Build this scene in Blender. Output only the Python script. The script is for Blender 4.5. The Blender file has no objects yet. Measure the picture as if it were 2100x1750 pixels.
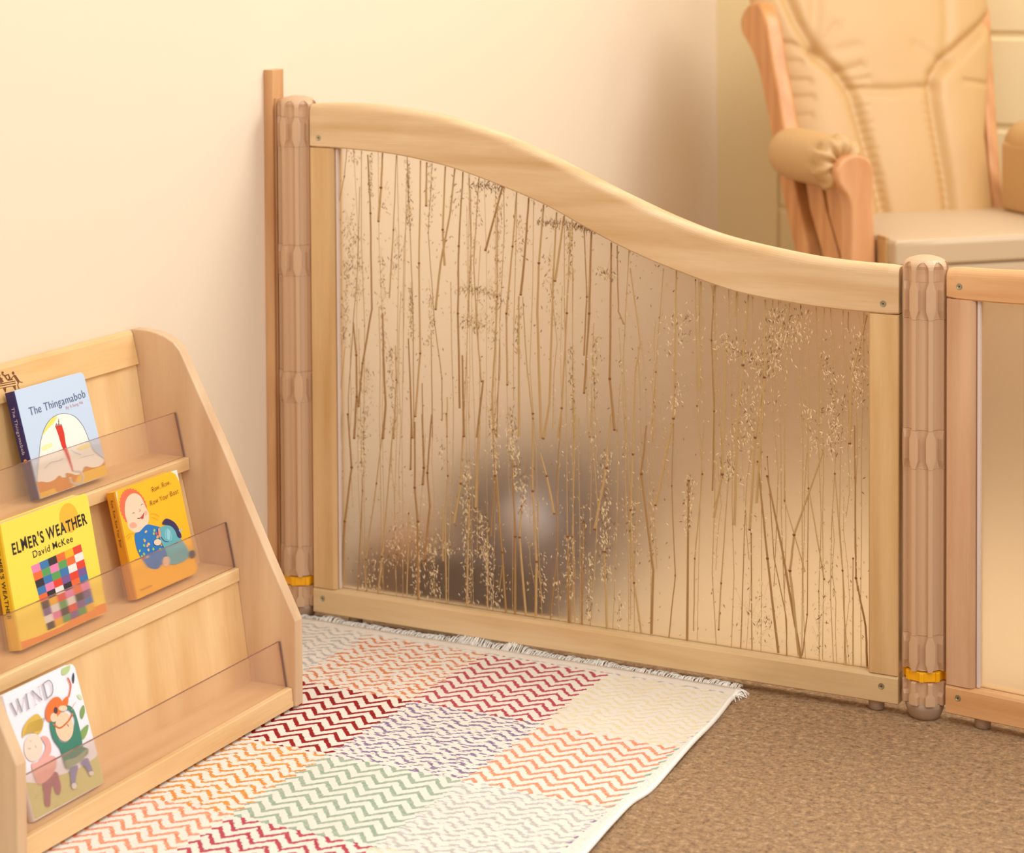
import bpy, bmesh, math, random
from mathutils import Vector, Matrix, noise
from mathutils.geometry import tessellate_polygon
R = math.radians
S = bpy.context.scene
C = S.collection
random.seed(7)
KEEP = set()

# ------------------------------------------------------------------ camera, exposure, light
S.view_settings.view_transform = 'Standard'
S.view_settings.look = 'None'
S.view_settings.gamma = 1
S.view_settings.use_curve_mapping = False
S.view_settings.exposure = 0.0

CAM = Vector((1.87211, -2.81788, 1.05119))
YAW, PIT, ROLL = 0.47204, 0.03559, -0.00522
F_PX, PY = 4457.78, 35.16
fw = Vector((-math.sin(YAW)*math.cos(PIT), math.cos(YAW)*math.cos(PIT), -math.sin(PIT)))
r0 = Vector((math.cos(YAW), math.sin(YAW), 0)); u0 = r0.cross(fw)
r2 = r0*math.cos(ROLL)+u0*math.sin(ROLL); u2 = -r0*math.sin(ROLL)+u0*math.cos(ROLL)
cam = bpy.data.cameras.new('camera'); camo = bpy.data.objects.new('camera', cam); C.objects.link(camo)
camo.matrix_world = Matrix(((r2.x, u2.x, -fw.x, CAM.x), (r2.y, u2.y, -fw.y, CAM.y), (r2.z, u2.z, -fw.z, CAM.z), (0, 0, 0, 1)))
cam.sensor_width = 36; cam.lens = 36*F_PX/2100; cam.shift_y = -(875-PY)/2100
cam.clip_start = 0.05
cam.dof.use_dof = True; cam.dof.focus_distance = 2.86; cam.dof.aperture_fstop = 5.0
S.camera = camo

w = bpy.data.worlds.new('world'); S.world = w; w.use_nodes = True
w.node_tree.nodes['Background'].inputs[0].default_value = (1.0, 0.975, 0.955, 1)
w.node_tree.nodes['Background'].inputs[1].default_value = 0.80

def area(name, loc, target, size, power, col, sy=None):
    l = bpy.data.lights.new(name, 'AREA'); l.energy = power; l.color = col; l.size = size
    if sy: l.shape = 'RECTANGLE'; l.size_y = sy
    o = bpy.data.objects.new(name, l); C.objects.link(o); o.location = loc
    o.rotation_euler = (Vector(target)-Vector(loc)).to_track_quat('-Z', 'Y').to_euler()
    return o
# ceiling luminaires of the room
area('ceiling_light', (1.9, 0.8, 2.6), (0.5, 0.8, 0.3), 1.1, 39, (1.0, 0.975, 0.95), 1.1)
area('ceiling_light', (1.5, -1.5, 2.6), (0.5, -0.3, 0.2), 1.6, 19, (1.0, 0.975, 0.96), 1.6)
area('side_lamp', (3.4, 1.3, 1.6), (0.2, 0.0, 0.5), 0.6, 5, (1.0, 0.95, 0.88), 0.6)
area('photo_lamp', (2.9, -1.6, 1.75), (0.4, 0.9, 0.5), 0.6, 15, (1.0, 0.975, 0.95), 0.6)

# ------------------------------------------------------------------ helpers
def tag(o, label=None, cat=None, group=None, kind=None):
    if label: o['label'] = label
    if cat: o['category'] = cat
    if group: o['group'] = group
    if kind: o['kind'] = kind
    return o
def empty(name, loc=(0, 0, 0), rot=(0, 0, 0), label=None, cat=None, group=None):
    o = bpy.data.objects.new(name, None); C.objects.link(o); o.location = loc; o.rotation_euler = rot
    o.empty_display_size = 0.05
    return tag(o, label, cat, group)
def obj(name, bm, mats, parent=None, smooth=False, bevel=0, seg=2, subsurf=0):
    me = bpy.data.meshes.new(name)
    if id(bm) not in KEEP: bmesh.ops.recalc_face_normals(bm, faces=bm.faces)
    KEEP.discard(id(bm))
    bm.to_mesh(me); bm.free()
    for m in (mats if isinstance(mats, (list, tuple)) else [mats]): me.materials.append(m)
    if smooth:
        for p in me.polygons: p.use_smooth = True
    o = bpy.data.objects.new(name, me); C.objects.link(o)
    if parent is not None: o.parent = parent
    if bevel:
        b = o.modifiers.new('bevel', 'BEVEL'); b.width = bevel; b.segments = seg; b.limit_method = 'ANGLE'; b.angle_limit = R(30)
        b.harden_normals = False
        for p in me.polygons: p.use_smooth = False
    if subsurf:
        s = o.modifiers.new('sub', 'SUBSURF'); s.levels = subsurf; s.render_levels = subsurf
    return o
def box(bm, x0, x1, y0, y1, z0, z1, mi=0, M=None):
    vs = [bm.verts.new(Vector(p) if M is None else M @ Vector(p)) for p in
          ((x0,y0,z0),(x1,y0,z0),(x1,y1,z0),(x0,y1,z0),(x0,y0,z1),(x1,y0,z1),(x1,y1,z1),(x0,y1,z1))]
    for f in ((0,3,2,1),(4,5,6,7),(0,1,5,4),(1,2,6,5),(2,3,7,6),(3,0,4,7)):
        bm.faces.new([vs[i] for i in f]).material_index = mi
def prism(bm, pts, a, b, axis='y', mi=0, M=None):
    """extrude a closed 2D outline between a and b along an axis"""
    def P(p, t):
        v = {'y': Vector((p[0], t, p[1])), 'x': Vector((t, p[0], p[1])), 'z': Vector((p[0], p[1], t))}[axis]
        return M @ v if M is not None else v
    A = [bm.verts.new(P(p, a)) for p in pts]; B = [bm.verts.new(P(p, b)) for p in pts]
    n = len(pts)
    for i in range(n):
        bm.faces.new((A[i], A[(i+1) % n], B[(i+1) % n], B[i])).material_index = mi
    for V in (A, B):
        f = bm.faces.new(V); f.material_index = mi
def loft(bm, rings, closed=True, caps=True, mi=0):
    L = [[bm.verts.new(p) for p in r] for r in rings]
    n = len(L[0])
    for a, b in zip(L, L[1:]):
        for i in range(n if closed else n-1):
            bm.faces.new((a[i], a[(i+1) % n], b[(i+1) % n], b[i])).material_index = mi
    if caps and closed:
        bm.faces.new(L[0]).material_index = mi; bm.faces.new(list(reversed(L[-1]))).material_index = mi
    return L
def tube(bm, pts, rad, n=8, mi=0, flat=1.0):
    pts = [Vector(p) for p in pts]; rings = []
    prev = None
    for i, p in enumerate(pts):
        t = (pts[min(i+1, len(pts)-1)]-pts[max(i-1, 0)])
        if t.length < 1e-9: t = Vector((0, 0, 1))
        t.normalize()
        a = t.cross(Vector((0, 1, 0.01)))
        if a.length < 0.1: a = t.cross(Vector((1, 0, 0)))
        if prev is not None:
            a = prev-t*prev.dot(t)
        a.normalize(); prev = a; b = t.cross(a)
        r = rad[i] if isinstance(rad, (list, tuple)) else rad
        rings.append([p+a*r*math.cos(2*math.pi*k/n)+b*r*flat*math.sin(2*math.pi*k/n) for k in range(n)])
    loft(bm, rings, mi=mi)
def catmull(P, n=8, closed=False):
    P = [Vector(p) for p in P]; out = []
    m = len(P)
    rng = range(m) if closed else range(m-1)
    for i in rng:
        if closed: a, b, c, d = P[(i-1) % m], P[i], P[(i+1) % m], P[(i+2) % m]
        else: a, b, c, d = P[max(i-1, 0)], P[i], P[i+1], P[min(i+2, m-1)]
        for k in range(n):
            t = k/n
            out.append(0.5*((2*b)+(c-a)*t+(2*a-5*b+4*c-d)*t*t+(3*b-a-3*c+d)*t**3))
    if not closed: out.append(P[-1])
    return out
def interp(tab, x):
    if x <= tab[0][0]: return tab[0][1]
    for (x0, y0), (x1, y1) in zip(tab, tab[1:]):
        if x <= x1: return y0+(y1-y0)*(x-x0)/(x1-x0)
    return tab[-1][1]
def smoothtab(tab, n=6):
    return [(v[0], v[1]) for v in catmull([(a, b, 0) for a, b in tab], n)]

# ------------------------------------------------------------------ materials
def srgb(r, g, b):
    f = lambda c: (c/255/12.92) if c/255 <= 0.04045 else ((c/255+0.055)/1.055)**2.4
    return (f(r), f(g), f(b), 1)
class NT:
    def __init__(s, name):
        s.m = bpy.data.materials.new(name); s.m.use_nodes = True; s.t = s.m.node_tree; s.p = s.t.nodes['Principled BSDF']
        s.out = s.t.nodes['Material Output']
    def n(s, typ, **kw):
        x = s.t.nodes.new(typ)
        for k, v in kw.items():
            if k.startswith('i_'):
                x.inputs[k[2:].replace('_', ' ')].default_value = v
            else: setattr(x, k, v)
        return x
    def l(s, a, b): s.t.links.new(a, b)
    def math(s, op, a, b=None, c=None, clamp=False):
        x = s.t.nodes.new('ShaderNodeMath'); x.operation = op; x.use_clamp = clamp
        for i, v in enumerate((a, b, c)):
            if v is None: continue
            if isinstance(v, (int, float)): x.inputs[i].default_value = v
            else: s.l(v, x.inputs[i])
        return x.outputs[0]
    def mix(s, f, a, b):
        x = s.t.nodes.new('ShaderNodeMix'); x.data_type = 'RGBA'
        for i, v in ((0, f), (6, a), (7, b)):
            if isinstance(v, (int, float, tuple)): x.inputs[i].default_value = v
            else: s.l(v, x.inputs[i])
        return x.outputs[2]
    def coord(s, scale=(1, 1, 1), kind='Object', rot=(0, 0, 0), loc=(0, 0, 0)):
        tc = s.n('ShaderNodeTexCoord'); mp = s.n('ShaderNodeMapping'); mp.inputs['Scale'].default_value = scale
        mp.inputs['Rotation'].default_value = rot; mp.inputs['Location'].default_value = loc
        s.l(tc.outputs[kind], mp.inputs[0]); return mp.outputs[0]
    def noise(s, vec, scale, detail=3, rough=0.5):
        x = s.n('ShaderNodeTexNoise'); x.inputs['Scale'].default_value = scale; x.inputs['Detail'].default_value = detail
        x.inputs['Roughness'].default_value = rough; s.l(vec, x.inputs['Vector']); return x.outputs['Fac']
    def ramp(s, fac, stops, interp='LINEAR'):
        x = s.n('ShaderNodeValToRGB'); cr = x.color_ramp; cr.interpolation = interp
        while len(cr.elements) < len(stops): cr.elements.new(0.5)
        for e, (p, c) in zip(cr.elements, stops): e.position = p; e.color = c
        s.l(fac, x.inputs[0]); return x.outputs[0]
    def bump(s, h, strength, dist=0.01):
        b = s.n('ShaderNodeBump'); b.inputs['Strength'].default_value = strength; b.inputs['Distance'].default_value = dist
        s.l(h, b.inputs['Height']); s.l(b.outputs[0], s.p.inputs['Normal'])
def plain(name, col, rough=0.5, spec=0.5, **kw):
    t = NT(name); t.p.inputs['Base Color'].default_value = col; t.p.inputs['Roughness'].default_value = rough
    t.p.inputs['Specular IOR Level'].default_value = spec
    for k, v in kw.items(): t.p.inputs[k.replace('_', ' ')].default_value = v
    return t.m
def wood(name, axis, c1, c2, rough=0.38, fleck=True, seed=0.0, scale=1.0):
    t = NT(name); sc = {'x': (1, 14, 14), 'y': (14, 1, 14), 'z': (14, 14, 1)}[axis]
    v = t.coord(sc, loc=(seed, seed*1.7, seed*2.3))
    v2 = t.coord((1, 1, 1), loc=(seed*3, seed, seed))
    w1 = t.noise(v, 3.2*scale, 4, 0.55)           # long grain
    w2 = t.noise(v, 22*scale, 3, 0.6)             # fine pores
    w3 = t.noise(v2, 4.0, 2)                      # board-scale tone
    wv = t.n('ShaderNodeTexWave'); wv.wave_type = 'RINGS'; wv.rings_direction = axis.upper()
    wv.inputs['Scale'].default_value = 9*scale; wv.inputs['Distortion'].default_value = 9; wv.inputs['Detail'].default_value = 2
    wv.inputs['Detail Scale'].default_value = 0.6
    v3 = t.coord({'x': (.25, 1, 1), 'y': (1, .25, 1), 'z': (1, 1, .25)}[axis], loc=(seed, .3+seed, .1)); t.l(v3, wv.inputs['Vector'])
    f = t.math('ADD', t.math('MULTIPLY', w1, 0.55), t.math('ADD', t.math('MULTIPLY', w3, 0.40), t.math('MULTIPLY', wv.outputs['Fac'], 0.14)))
    f = t.math('MULTIPLY_ADD', w2, 0.16, f)
    f = t.math('MULTIPLY_ADD', t.math('SUBTRACT', f, 0.62), 2.6, 0.5, clamp=True)
    col = t.mix(f, c1, c2)
    t.l(col, t.p.inputs['Base Color'])
    t.p.inputs['Roughness'].default_value = rough
    t.bump(w2, 0.05, 0.002)
    return t.m
M = {}
M['rail'] = wood('maple_rail', 'x', srgb(206, 166, 116), srgb(233, 203, 160), seed=0.3)
M['rail_bottom'] = wood('maple_bottom_rail', 'x', srgb(206, 168, 116), srgb(230, 200, 154), seed=2.1)
M['stile'] = wood('maple_stile', 'z', srgb(200, 156, 98), srgb(226, 188, 136), seed=1.1)
M['rail_r'] = wood('beech_rail', 'x', srgb(205, 146, 90), srgb(232, 184, 132), seed=4.3)
M['stile_r'] = wood('beech_stile', 'z', srgb(198, 150, 110), srgb(222, 180, 142), seed=3.2)
M['strip'] = wood('strip_wood', 'z', srgb(186, 130, 80), srgb(220, 172, 122), seed=5)
M['shelf_side'] = wood('plywood_side', 'z', srgb(210, 172, 132), srgb(228, 196, 158), seed=6.2, scale=.8)
M['shelf_rail'] = wood('maple_shelf_rail', 'y', srgb(222, 172, 108), srgb(240, 204, 148), seed=7.5)
M['shelf_ledge'] = wood('maple_ledge', 'y', srgb(216, 172, 116), srgb(242, 206, 152), seed=8.1)
M['shelf_back'] = wood('birch_back', 'z', srgb(220, 174, 114), srgb(242, 206, 152), seed=9.6, scale=.6)
M['chair_wood'] = wood('chair_wood', 'z', srgb(188, 124, 66), srgb(218, 158, 98), seed=2.9)
M['chair_wood_pale'] = wood('chair_wood_pale', 'z', srgb(206, 144, 92), srgb(226, 170, 122), seed=12.9)
M['post'] = plain('post_plastic', srgb(209, 171, 134), 0.42)
M['foot'] = plain('foot_plastic', srgb(172, 142, 116), 0.5)
M['yellow'] = plain('yellow_plastic', srgb(250, 180, 6), 0.35)
M['trim_strip'] = plain('glazing_edge', srgb(226, 206, 196), 0.35)
M['steel'] = plain('screw_steel', srgb(176, 168, 140), 0.3, Metallic=0.8)
M['dark'] = plain('socket_dark', srgb(60, 45, 30), 0.7)

def m_wall(name, col, b=0.04):
    t = NT(name); v = t.coord(); t.p.inputs['Roughness'].default_value = 0.55; t.p.inputs['Specular IOR Level'].default_value = 0.3
    n1 = t.noise(v, 2.0, 2); t.l(t.mix(n1, col, tuple(c*0.97 for c in col[:3])+(1,)), t.p.inputs['Base Color'])
    t.bump(t.noise(v, 90, 3), b, 0.004); return t.m
M['wall'] = m_wall('cream_paint', srgb(243, 225, 199))
M['block'] = m_wall('block_paint', srgb(240, 218, 168), 0.10)
M['ceiling'] = plain('ceiling_white', srgb(245, 240, 228), .8)

def m_carpet():
    t = NT('carpet'); v = t.coord()
    a = t.noise(v, 210, 3, 0.75); b = t.noise(v, 95, 2, 0.6); c = t.noise(v, 3, 2)
    f = t.math('ADD', t.math('MULTIPLY', a, 0.55), t.math('MULTIPLY', b, 0.45))
    col = t.ramp(f, [(0.34, srgb(112, 90, 68)), (0.45, srgb(158, 127, 96)), (0.55, srgb(184, 149, 110)), (0.66, srgb(214, 180, 140))])
    d = t.noise(v, 170, 2, .7)
    g = t.ramp(d, [(0.55, (0, 0, 0, 1)), (0.62, (1, 1, 1, 1))])
    col = t.mix(t.math('MULTIPLY', g, 0.45), col, srgb(150, 140, 124))
    col = t.mix(t.math('MULTIPLY', c, .25), col, srgb(150, 116, 80))
    t.l(col, t.p.inputs['Base Color']); t.p.inputs['Roughness'].default_value = 0.95; t.p.inputs['Specular IOR Level'].default_value = 0.1
    t.bump(f, 0.9, 0.006); return t.m
M['carpet'] = m_carpet()

def m_leather():
    t = NT('tan_leather'); v = t.coord()
    t.p.inputs['Base Color'].default_value = srgb(200, 160, 106); t.p.inputs['Roughness'].default_value = 0.5
    t.bump(t.noise(v, 320, 2), 0.08, 0.002); return t.m
M['leather'] = m_leather()
M['leather_pale'] = plain('seat_leather', srgb(198, 172, 138), .45)

def m_frosted():
    t = NT('frosted_resin'); t.t.nodes.remove(t.p)
    v = t.coord((1, 1, 1))
    b = t.n('ShaderNodeBump'); b.inputs['Strength'].default_value = 0.08; b.inputs['Distance'].default_value = 0.002
    t.l(t.noise(v, 160, 2), b.inputs['Height'])
    rf = t.n('ShaderNodeBsdfRefraction'); rf.inputs['Color'].default_value = (1.0, 0.975, 0.94, 1); rf.inputs['Roughness'].default_value = 0.52; rf.inputs['IOR'].default_value = 1.42
    tl = t.n('ShaderNodeBsdfTranslucent'); tl.inputs['Color'].default_value = srgb(240, 215, 180)
    df = t.n('ShaderNodeBsdfDiffuse'); df.inputs['Color'].default_value = srgb(232, 208, 180)
    gl = t.n('ShaderNodeBsdfGlossy'); gl.inputs['Roughness'].default_value = 0.35; gl.inputs['Color'].default_value = (1, 1, 1, 1)
    for x in (rf, gl): t.l(b.outputs[0], x.inputs['Normal'])
    m1 = t.n('ShaderNodeMixShader'); m1.inputs[0].default_value = 0.5; t.l(tl.outputs[0], m1.inputs[1]); t.l(df.outputs[0], m1.inputs[2])
    m2 = t.n('ShaderNodeMixShader'); m2.inputs[0].default_value = 0.08; t.l(rf.outputs[0], m2.inputs[1]); t.l(m1.outputs[0], m2.inputs[2])
    m3 = t.n('ShaderNodeMixShader'); m3.inputs[0].default_value = 0.03; t.l(m2.outputs[0], m3.inputs[1]); t.l(gl.outputs[0], m3.inputs[2])
    t.l(m3.outputs[0], t.out.inputs[0]); return t.m
M['frosted'] = m_frosted()
def m_clear(name, tint, haze):
    t = NT(name); t.t.nodes.remove(t.p)
    tr = t.n('ShaderNodeBsdfTransparent'); tr.inputs[0].default_value = tint
    gl = t.n('ShaderNodeBsdfGlossy'); gl.inputs['Roughness'].default_value = 0.08
    df = t.n('ShaderNodeBsdfDiffuse'); df.inputs[0].default_value = srgb(236, 205, 185)
    rf = t.n('ShaderNodeBsdfRefraction'); rf.inputs['Roughness'].default_value = 0.12; rf.inputs['IOR'].default_value = 1.05; rf.inputs[0].default_value = tint
    m0 = t.n('ShaderNodeMixShader'); m0.inputs[0].default_value = 0.30; t.l(tr.outputs[0], m0.inputs[1]); t.l(rf.outputs[0], m0.inputs[2])
    m1 = t.n('ShaderNodeMixShader'); m1.inputs[0].default_value = haze; t.l(m0.outputs[0], m1.inputs[1]); t.l(df.outputs[0], m1.inputs[2])
    m2 = t.n('ShaderNodeMixShader'); m2.inputs[0].default_value = 0.03; t.l(m1.outputs[0], m2.inputs[1]); t.l(gl.outputs[0], m2.inputs[2])
    t.l(m2.outputs[0], t.out.inputs[0]); return t.m
M['acrylic'] = m_clear('clear_acrylic', (0.97, 0.94, 0.92, 1), 0.07)
M['acrylic_edge'] = plain('acrylic_edge', srgb(128, 92, 88), 0.2)
M['acrylic_edge_top'] = plain('acrylic_edge_top', srgb(140, 98, 86), 0.2)
M['stem'] = plain('dry_stem', srgb(192, 156, 102), 0.6)
M['stem_dark'] = plain('dry_stem_brown', srgb(168, 126, 74), 0.6)
M['node'] = plain('stem_node', srgb(128, 72, 30), 0.6)
M['husk'] = plain('seed_husk', srgb(200, 168, 116), 0.6)
M['husk_pale'] = plain('seed_husk_pale', srgb(238, 212, 168), 0.6)
M['husk_dark'] = plain('seed_husk_brown', srgb(132, 100, 62), 0.6)

# ------------------------------------------------------------------ the room
bm = bmesh.new(); box(bm, -0.12, 5.5, -6.0, 2.2, -0.1, 0.0)
tag(obj('floor', bm, M['carpet']), kind='structure')
bm = bmesh.new(); box(bm, -0.15, 0.0, -6.0, 2.2, -0.05, 2.7)
tag(obj('wall_left', bm, M['wall']), kind='structure')
# painted block wall: every block face stands 6 mm proud of the joints
bm = bmesh.new()
YB = 1.894; ZJ = 0.0242; BH = 0.2032; BW = 0.4064
box(bm, 0.0, 5.5, YB+0.007, YB+0.2, -0.05, 2.7)
for k in range(-1, 13):
    z0, z1 = ZJ+k*BH, ZJ+(k+1)*BH
    off = 0.150 if k % 2 else 0.150-BW/2
    for j in range(14):
        x0, x1 = off+j*BW, off+(j+1)*BW
        a, b = max(x0, .150)+(0.005 if x0 > .16 else 0), min(x1, 5.5)-0.005
        if b-a < 0.02: continue
        zz0 = max(z0, 0)+0.005; zz1 = z1-0.005; e = 0.006
        O = [Vector((a, YB+0.007, zz0)), Vector((b, YB+0.007, zz0)), Vector((b, YB+0.007, zz1)), Vector((a, YB+0.007, zz1))]
        I = [Vector((a+e, YB, zz0+e)), Vector((b-e, YB, zz0+e)), Vector((b-e, YB, zz1-e)), Vector((a+e, YB, zz1-e))]
        vo = [bm.verts.new(p) for p in O]; vi = [bm.verts.new(p) for p in I]
        bm.faces.new(vi)
        for i in range(4): bm.faces.new((vo[i], vo[(i+1) % 4], vi[(i+1) % 4], vi[i]))
box(bm, 0.0, 0.150, YB, YB+0.008, 0.0, 2.7)
tag(obj('wall_back', bm, M['block']), kind='structure')

# ------------------------------------------------------------------ posts
TW = 2*math.pi
def post_ring(z, r, rc, wr, base, cx, cy, nr=8, slope=0.0011):
    """one fluted ring: ridge half width wr at radius r, channel floor at radius rc"""
    pts = []
    for k in range(nr):
        a = base+k*TW/nr
        h = wr/r; e = slope/r; half = TW/nr/2
        for da, rr in ((-h-e, rc), (-h, r), (-h*0.5, r*1.004), (h*0.5, r*1.004), (h, r), (h+e, rc), (half-0.02 if h+e < half-0.03 else half, rc)):
            pts.append(Vector((cx+rr*math.cos(a+da), cy+rr*math.sin(a+da), z)))
    return pts
def make_post(cx, cy, ztop, collars, label, zc=0.0675):
    root = empty('divider_post', (cx, cy, 0.0), label=label, cat='post', group='fluted posts of the room divider')
    base = R(-60); r, rc, rn, rw = 0.0305, 0.0238, 0.0031, 0.0066
    def body(name, segs, mat):
        b = bmesh.new(); loft(b, [post_ring(z, rr, cc, wr, base, 0, 0) for z, rr, cc, wr in segs]); return obj(name, b, mat, root)
    zs = ztop-0.033                                   # seam under the cap
    # cap: flutes running up into a dome
    b = bmesh.new()
    segs = [(zs, r, rc, rn), (zs+0.010, r, rc, rn), (zs+0.016, r, rc+0.0008, rn), (zs+0.0205, r-0.0008, rc+0.0026, rn+0.0012), (zs+0.0235, r-0.0022, rc+0.0020, rn+0.003), (zs+0.026, r-0.0045, r-0.0050, 0.0078)]
    rings = [post_ring(z, rr, cc, wr, base, 0, 0) for z, rr, cc, wr in segs]
    for z, k in ((zs+0.0285, .74), (zs+0.0305, .56), (zs+0.0322, .34), (zs+0.033, .08)):
        rings.append([Vector((p.x/p.to_2d().length*r*k, p.y/p.to_2d().length*r*k, z)) for p in rings[5]])
    loft(b, rings); obj('cap', b, M['post'], root, smooth=False)
    # stack of tube lengths and collars
    top = zs-0.0004
    for i, (a, c) in enumerate(collars):              # a = upper, c = lower end
        if top-a > 0.002: body('tube', [(a+0.0003, r-0.0004, rc, rn), (top, r-0.0004, rc, rn)], M['post'])
        t = 0.0115
        body('collar', [(c, r, rc, rn), (c+0.001, r, rc-.0004, rn), (c+t, r+.0003, rc-.0012, rw), (a-t, r+.0003, rc-.0012, rw), (a-0.001, r, rc-.0004, rn), (a, r, rc, rn)], M['post'])
        top = c-0.0003
    # yellow locking ring: shallow scallops that meet in small upright tabs
    b = bmesh.new()
    def yring(z, g):
        pts = []
        for k in range(8):
            a0 = base+TW/16+k*TW/8
            for da, rr in ((-0.11, 0.0270), (-0.10, 0.0292), (0.10, 0.0292), (0.11, 0.0270), (0.25, 0.0262), (0.39, 0.0256), (0.53, 0.0262)):
                pts.append(Vector(((rr+g)*math.cos(a0+da), (rr+g)*math.sin(a0+da), z)))
        return pts
    loft(b, [yring(0.0545, -.001), yring(0.0555, 0), yring(0.0665, 0), yring(0.0675, -.001)]); obj('locking_ring', b, M['yellow'], root)
    b = bmesh.new(); loft(b, [[Vector((0.021*math.cos(TW*i/24), 0.021*math.sin(TW*i/24), z)) for i in range(24)] for z in (0.05, 0.07)]); obj('core', b, M['dark'], root)
    body('base_collar', [(0.0225, r, rc, rw-.001), (0.0235, r+.0003, rc, rw), (0.034, r+.0003, rc, rw), (0.039, r, rc, rn), (0.0525, r, rc, rn), (0.0535, r-.001, rc-.001, rn)], M['post'])
    b = bmesh.new()
    loft(b, [[Vector((rr*math.cos(TW*i/40), rr*math.sin(TW*i/40), z)) for i in range(40)] for z, rr in ((0.0, 0.0175), (0.0012, 0.0195), (0.006, 0.0225), (0.015, 0.0258), (0.0226, 0.0266))])
    obj('foot', b, M['foot'], root, smooth=True)
    return root
make_post(0.0510, 0.0170, 0.813, [(0.7818, 0.7347), (0.5831, 0.5357), (0.3872, 0.3396), (0.1150, 0.0690)], 'taller fluted beige plastic post beside the wall, left end of grass panel')
make_post(1.0455, 0.0170, 0.626, [(0.5932, 0.5424), (0.3936, 0.3419), (0.1168, 0.0690)], 'shorter fluted beige plastic post joining the grass panel to the plain panel')

# wooden strip screwed to the wall behind the left post
root = empty('wall_strip', (0.0, 0.0, 0.0), label='narrow upright wooden strip fixed to the cream wall behind the tall post', cat='wooden strip')
bm = bmesh.new(); box(bm, 0.0, 0.0165, 0.001, 0.033, 0.0, 0.852); obj('board', bm, M['strip'], root, bevel=0.0012)
bm = bmesh.new(); box(bm, 0.0165, 0.0200, 0.006, 0.028, 0.02, 0.808); obj('connector_rib', bm, M['strip'], root, bevel=0.0006)

# ------------------------------------------------------------------ panels
TOP = smoothtab([(0.084, 0.8023), (0.137, 0.8042), (0.203, 0.8030), (0.2988, 0.7925), (0.3792, 0.7745), (0.4681, 0.7452), (0.5463, 0.7125), (0.6228, 0.6810), (0.6933, 0.6548), (0.766, 0.6342), (0.8683, 0.6176), (0.9408, 0.6113), (1.013, 0.6098)])
BOT = smoothtab([(0.084, 0.7348), (0.127, 0.7354), (0.2152, 0.7312), (0.2778, 0.7235), (0.3521, 0.7085), (0.4717, 0.6714), (0.5505, 0.6364), (0.611, 0.6105), (0.6779, 0.5875), (0.7622, 0.5640), (0.8229, 0.5542), (0.9037, 0.5470), (0.9689, 0.5452), (1.013, 0.5450)])
TH = 0.034
def top_rail(x0, x1, ft, fb, n=64):
    b = bmesh.new(); rings = []
    for i in range(n+1):
        x = x0+(x1-x0)*i/n; e = min(i, n-i)/1.0
        k = 0.0012 if e == 0 else 0.0                 # slightly eased ends
        zt, zb = ft(x)-k, fb(x)+k
        rr = 0.012
        sec = [(0+k, zb+.002), (0.002+k, zb), (TH-.002-k, zb), (TH-k, zb+.002), (TH-k, zt-rr)]
        for q in range(1, 6):
            a = q*math.pi/12; sec.append((TH-k-rr*0.9+rr*0.9*math.cos(a), zt-rr+rr*math.sin(a)))
        for q in range(6, 0, -1):
            a = q*math.pi/12; sec.append((k+rr*0.9-rr*0.9*math.cos(a), zt-rr+rr*math.sin(a)))
        sec.append((k, zt-rr))
        rings.append([Vector((x, y, z)) for y, z in sec])
    loft(b, rings); return b
def screw(x, z, parent, y=-0.0003):
    b = bmesh.new()
    def circ(r, yy): return [Vector((x+r*math.cos(TW*i/20), yy, z+r*math.sin(TW*i/20))) for i in range(20)]
    loft(b, [circ(0.0046, y+.0010), circ(0.0044, y), circ(0.0034, y-.0001), circ(0.0031, y+.0002), circ(0.0010, y+.0003)])
    loft(b, [circ(0.0012, y+.0002), circ(0.0011, y+.0009)], mi=1)
    return obj('screw', b, [M['steel'], M['dark']], parent, smooth=False)
def foot_stub(x, parent):
    b = bmesh.new()
    loft(b, [[Vector((x+r*math.cos(TW*i/24), TH/2+r*math.sin(TW*i/24), z)) for i in range(24)] for z, r in ((0.0, 0.0085), (0.0015, 0.0105), (0.013, 0.0112), (0.0165, 0.0112))])
    return obj('foot', b, M['foot'], parent, smooth=True)
def stile(x0, x1, z0, z1, mat, parent, inner):
    b = bmesh.new()
    c = 0.006                                        # chamfer along the inner front edge
    if inner == 'right': sec = [(x0, 0.0015), (x0+.0015, 0), (x1-c, 0), (x1-.001, c*.8), (x1, TH-.006), (x1-.004, TH), (x0, TH)]
    else: sec = [(x1, 0.0015), (x1-.0015, 0), (x0+.0025, 0), (x0, .0025), (x0, TH-.006), (x0+.004, TH), (x1, TH)]
    prism(b, sec, z0, z1, 'z', M=None)
    return obj('stile', b, mat, parent)
def bottom_rail(x0, x1, z0, z1, mat, parent):
    b = bmesh.new(); c = 0.0045; n = 24
    sec = [(0.0015, z0), (TH-.0015, z0), (TH, z0+.0015), (TH, z1-c), (TH-c, z1), (c*1.3, z1), (c*.45, z1-c*.25), (0.0, z1-c), (0, z0+.0015)]
    rings = [[Vector((x0+(x1-x0)*i/n, y, z)) for y, z in sec] for i in range(n+1)]
    loft(b, rings); return obj('bottom_rail', b, mat, parent)
def pane(x0, x1, z0, fz, parent, n=60):
    b = bmesh.new(); rings = []
    for i in range(n+1):
        x = x0+(x1-x0)*i/n; zt = fz(x)
        rings.append([Vector((x, 0.0135, z0)), Vector((x, 0.0195, z0)), Vector((x, 0.0195, zt)), Vector((x, 0.0135, zt))])
    loft(b, rings); return obj('frosted_pane', b, M['frosted'], parent)

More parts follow.
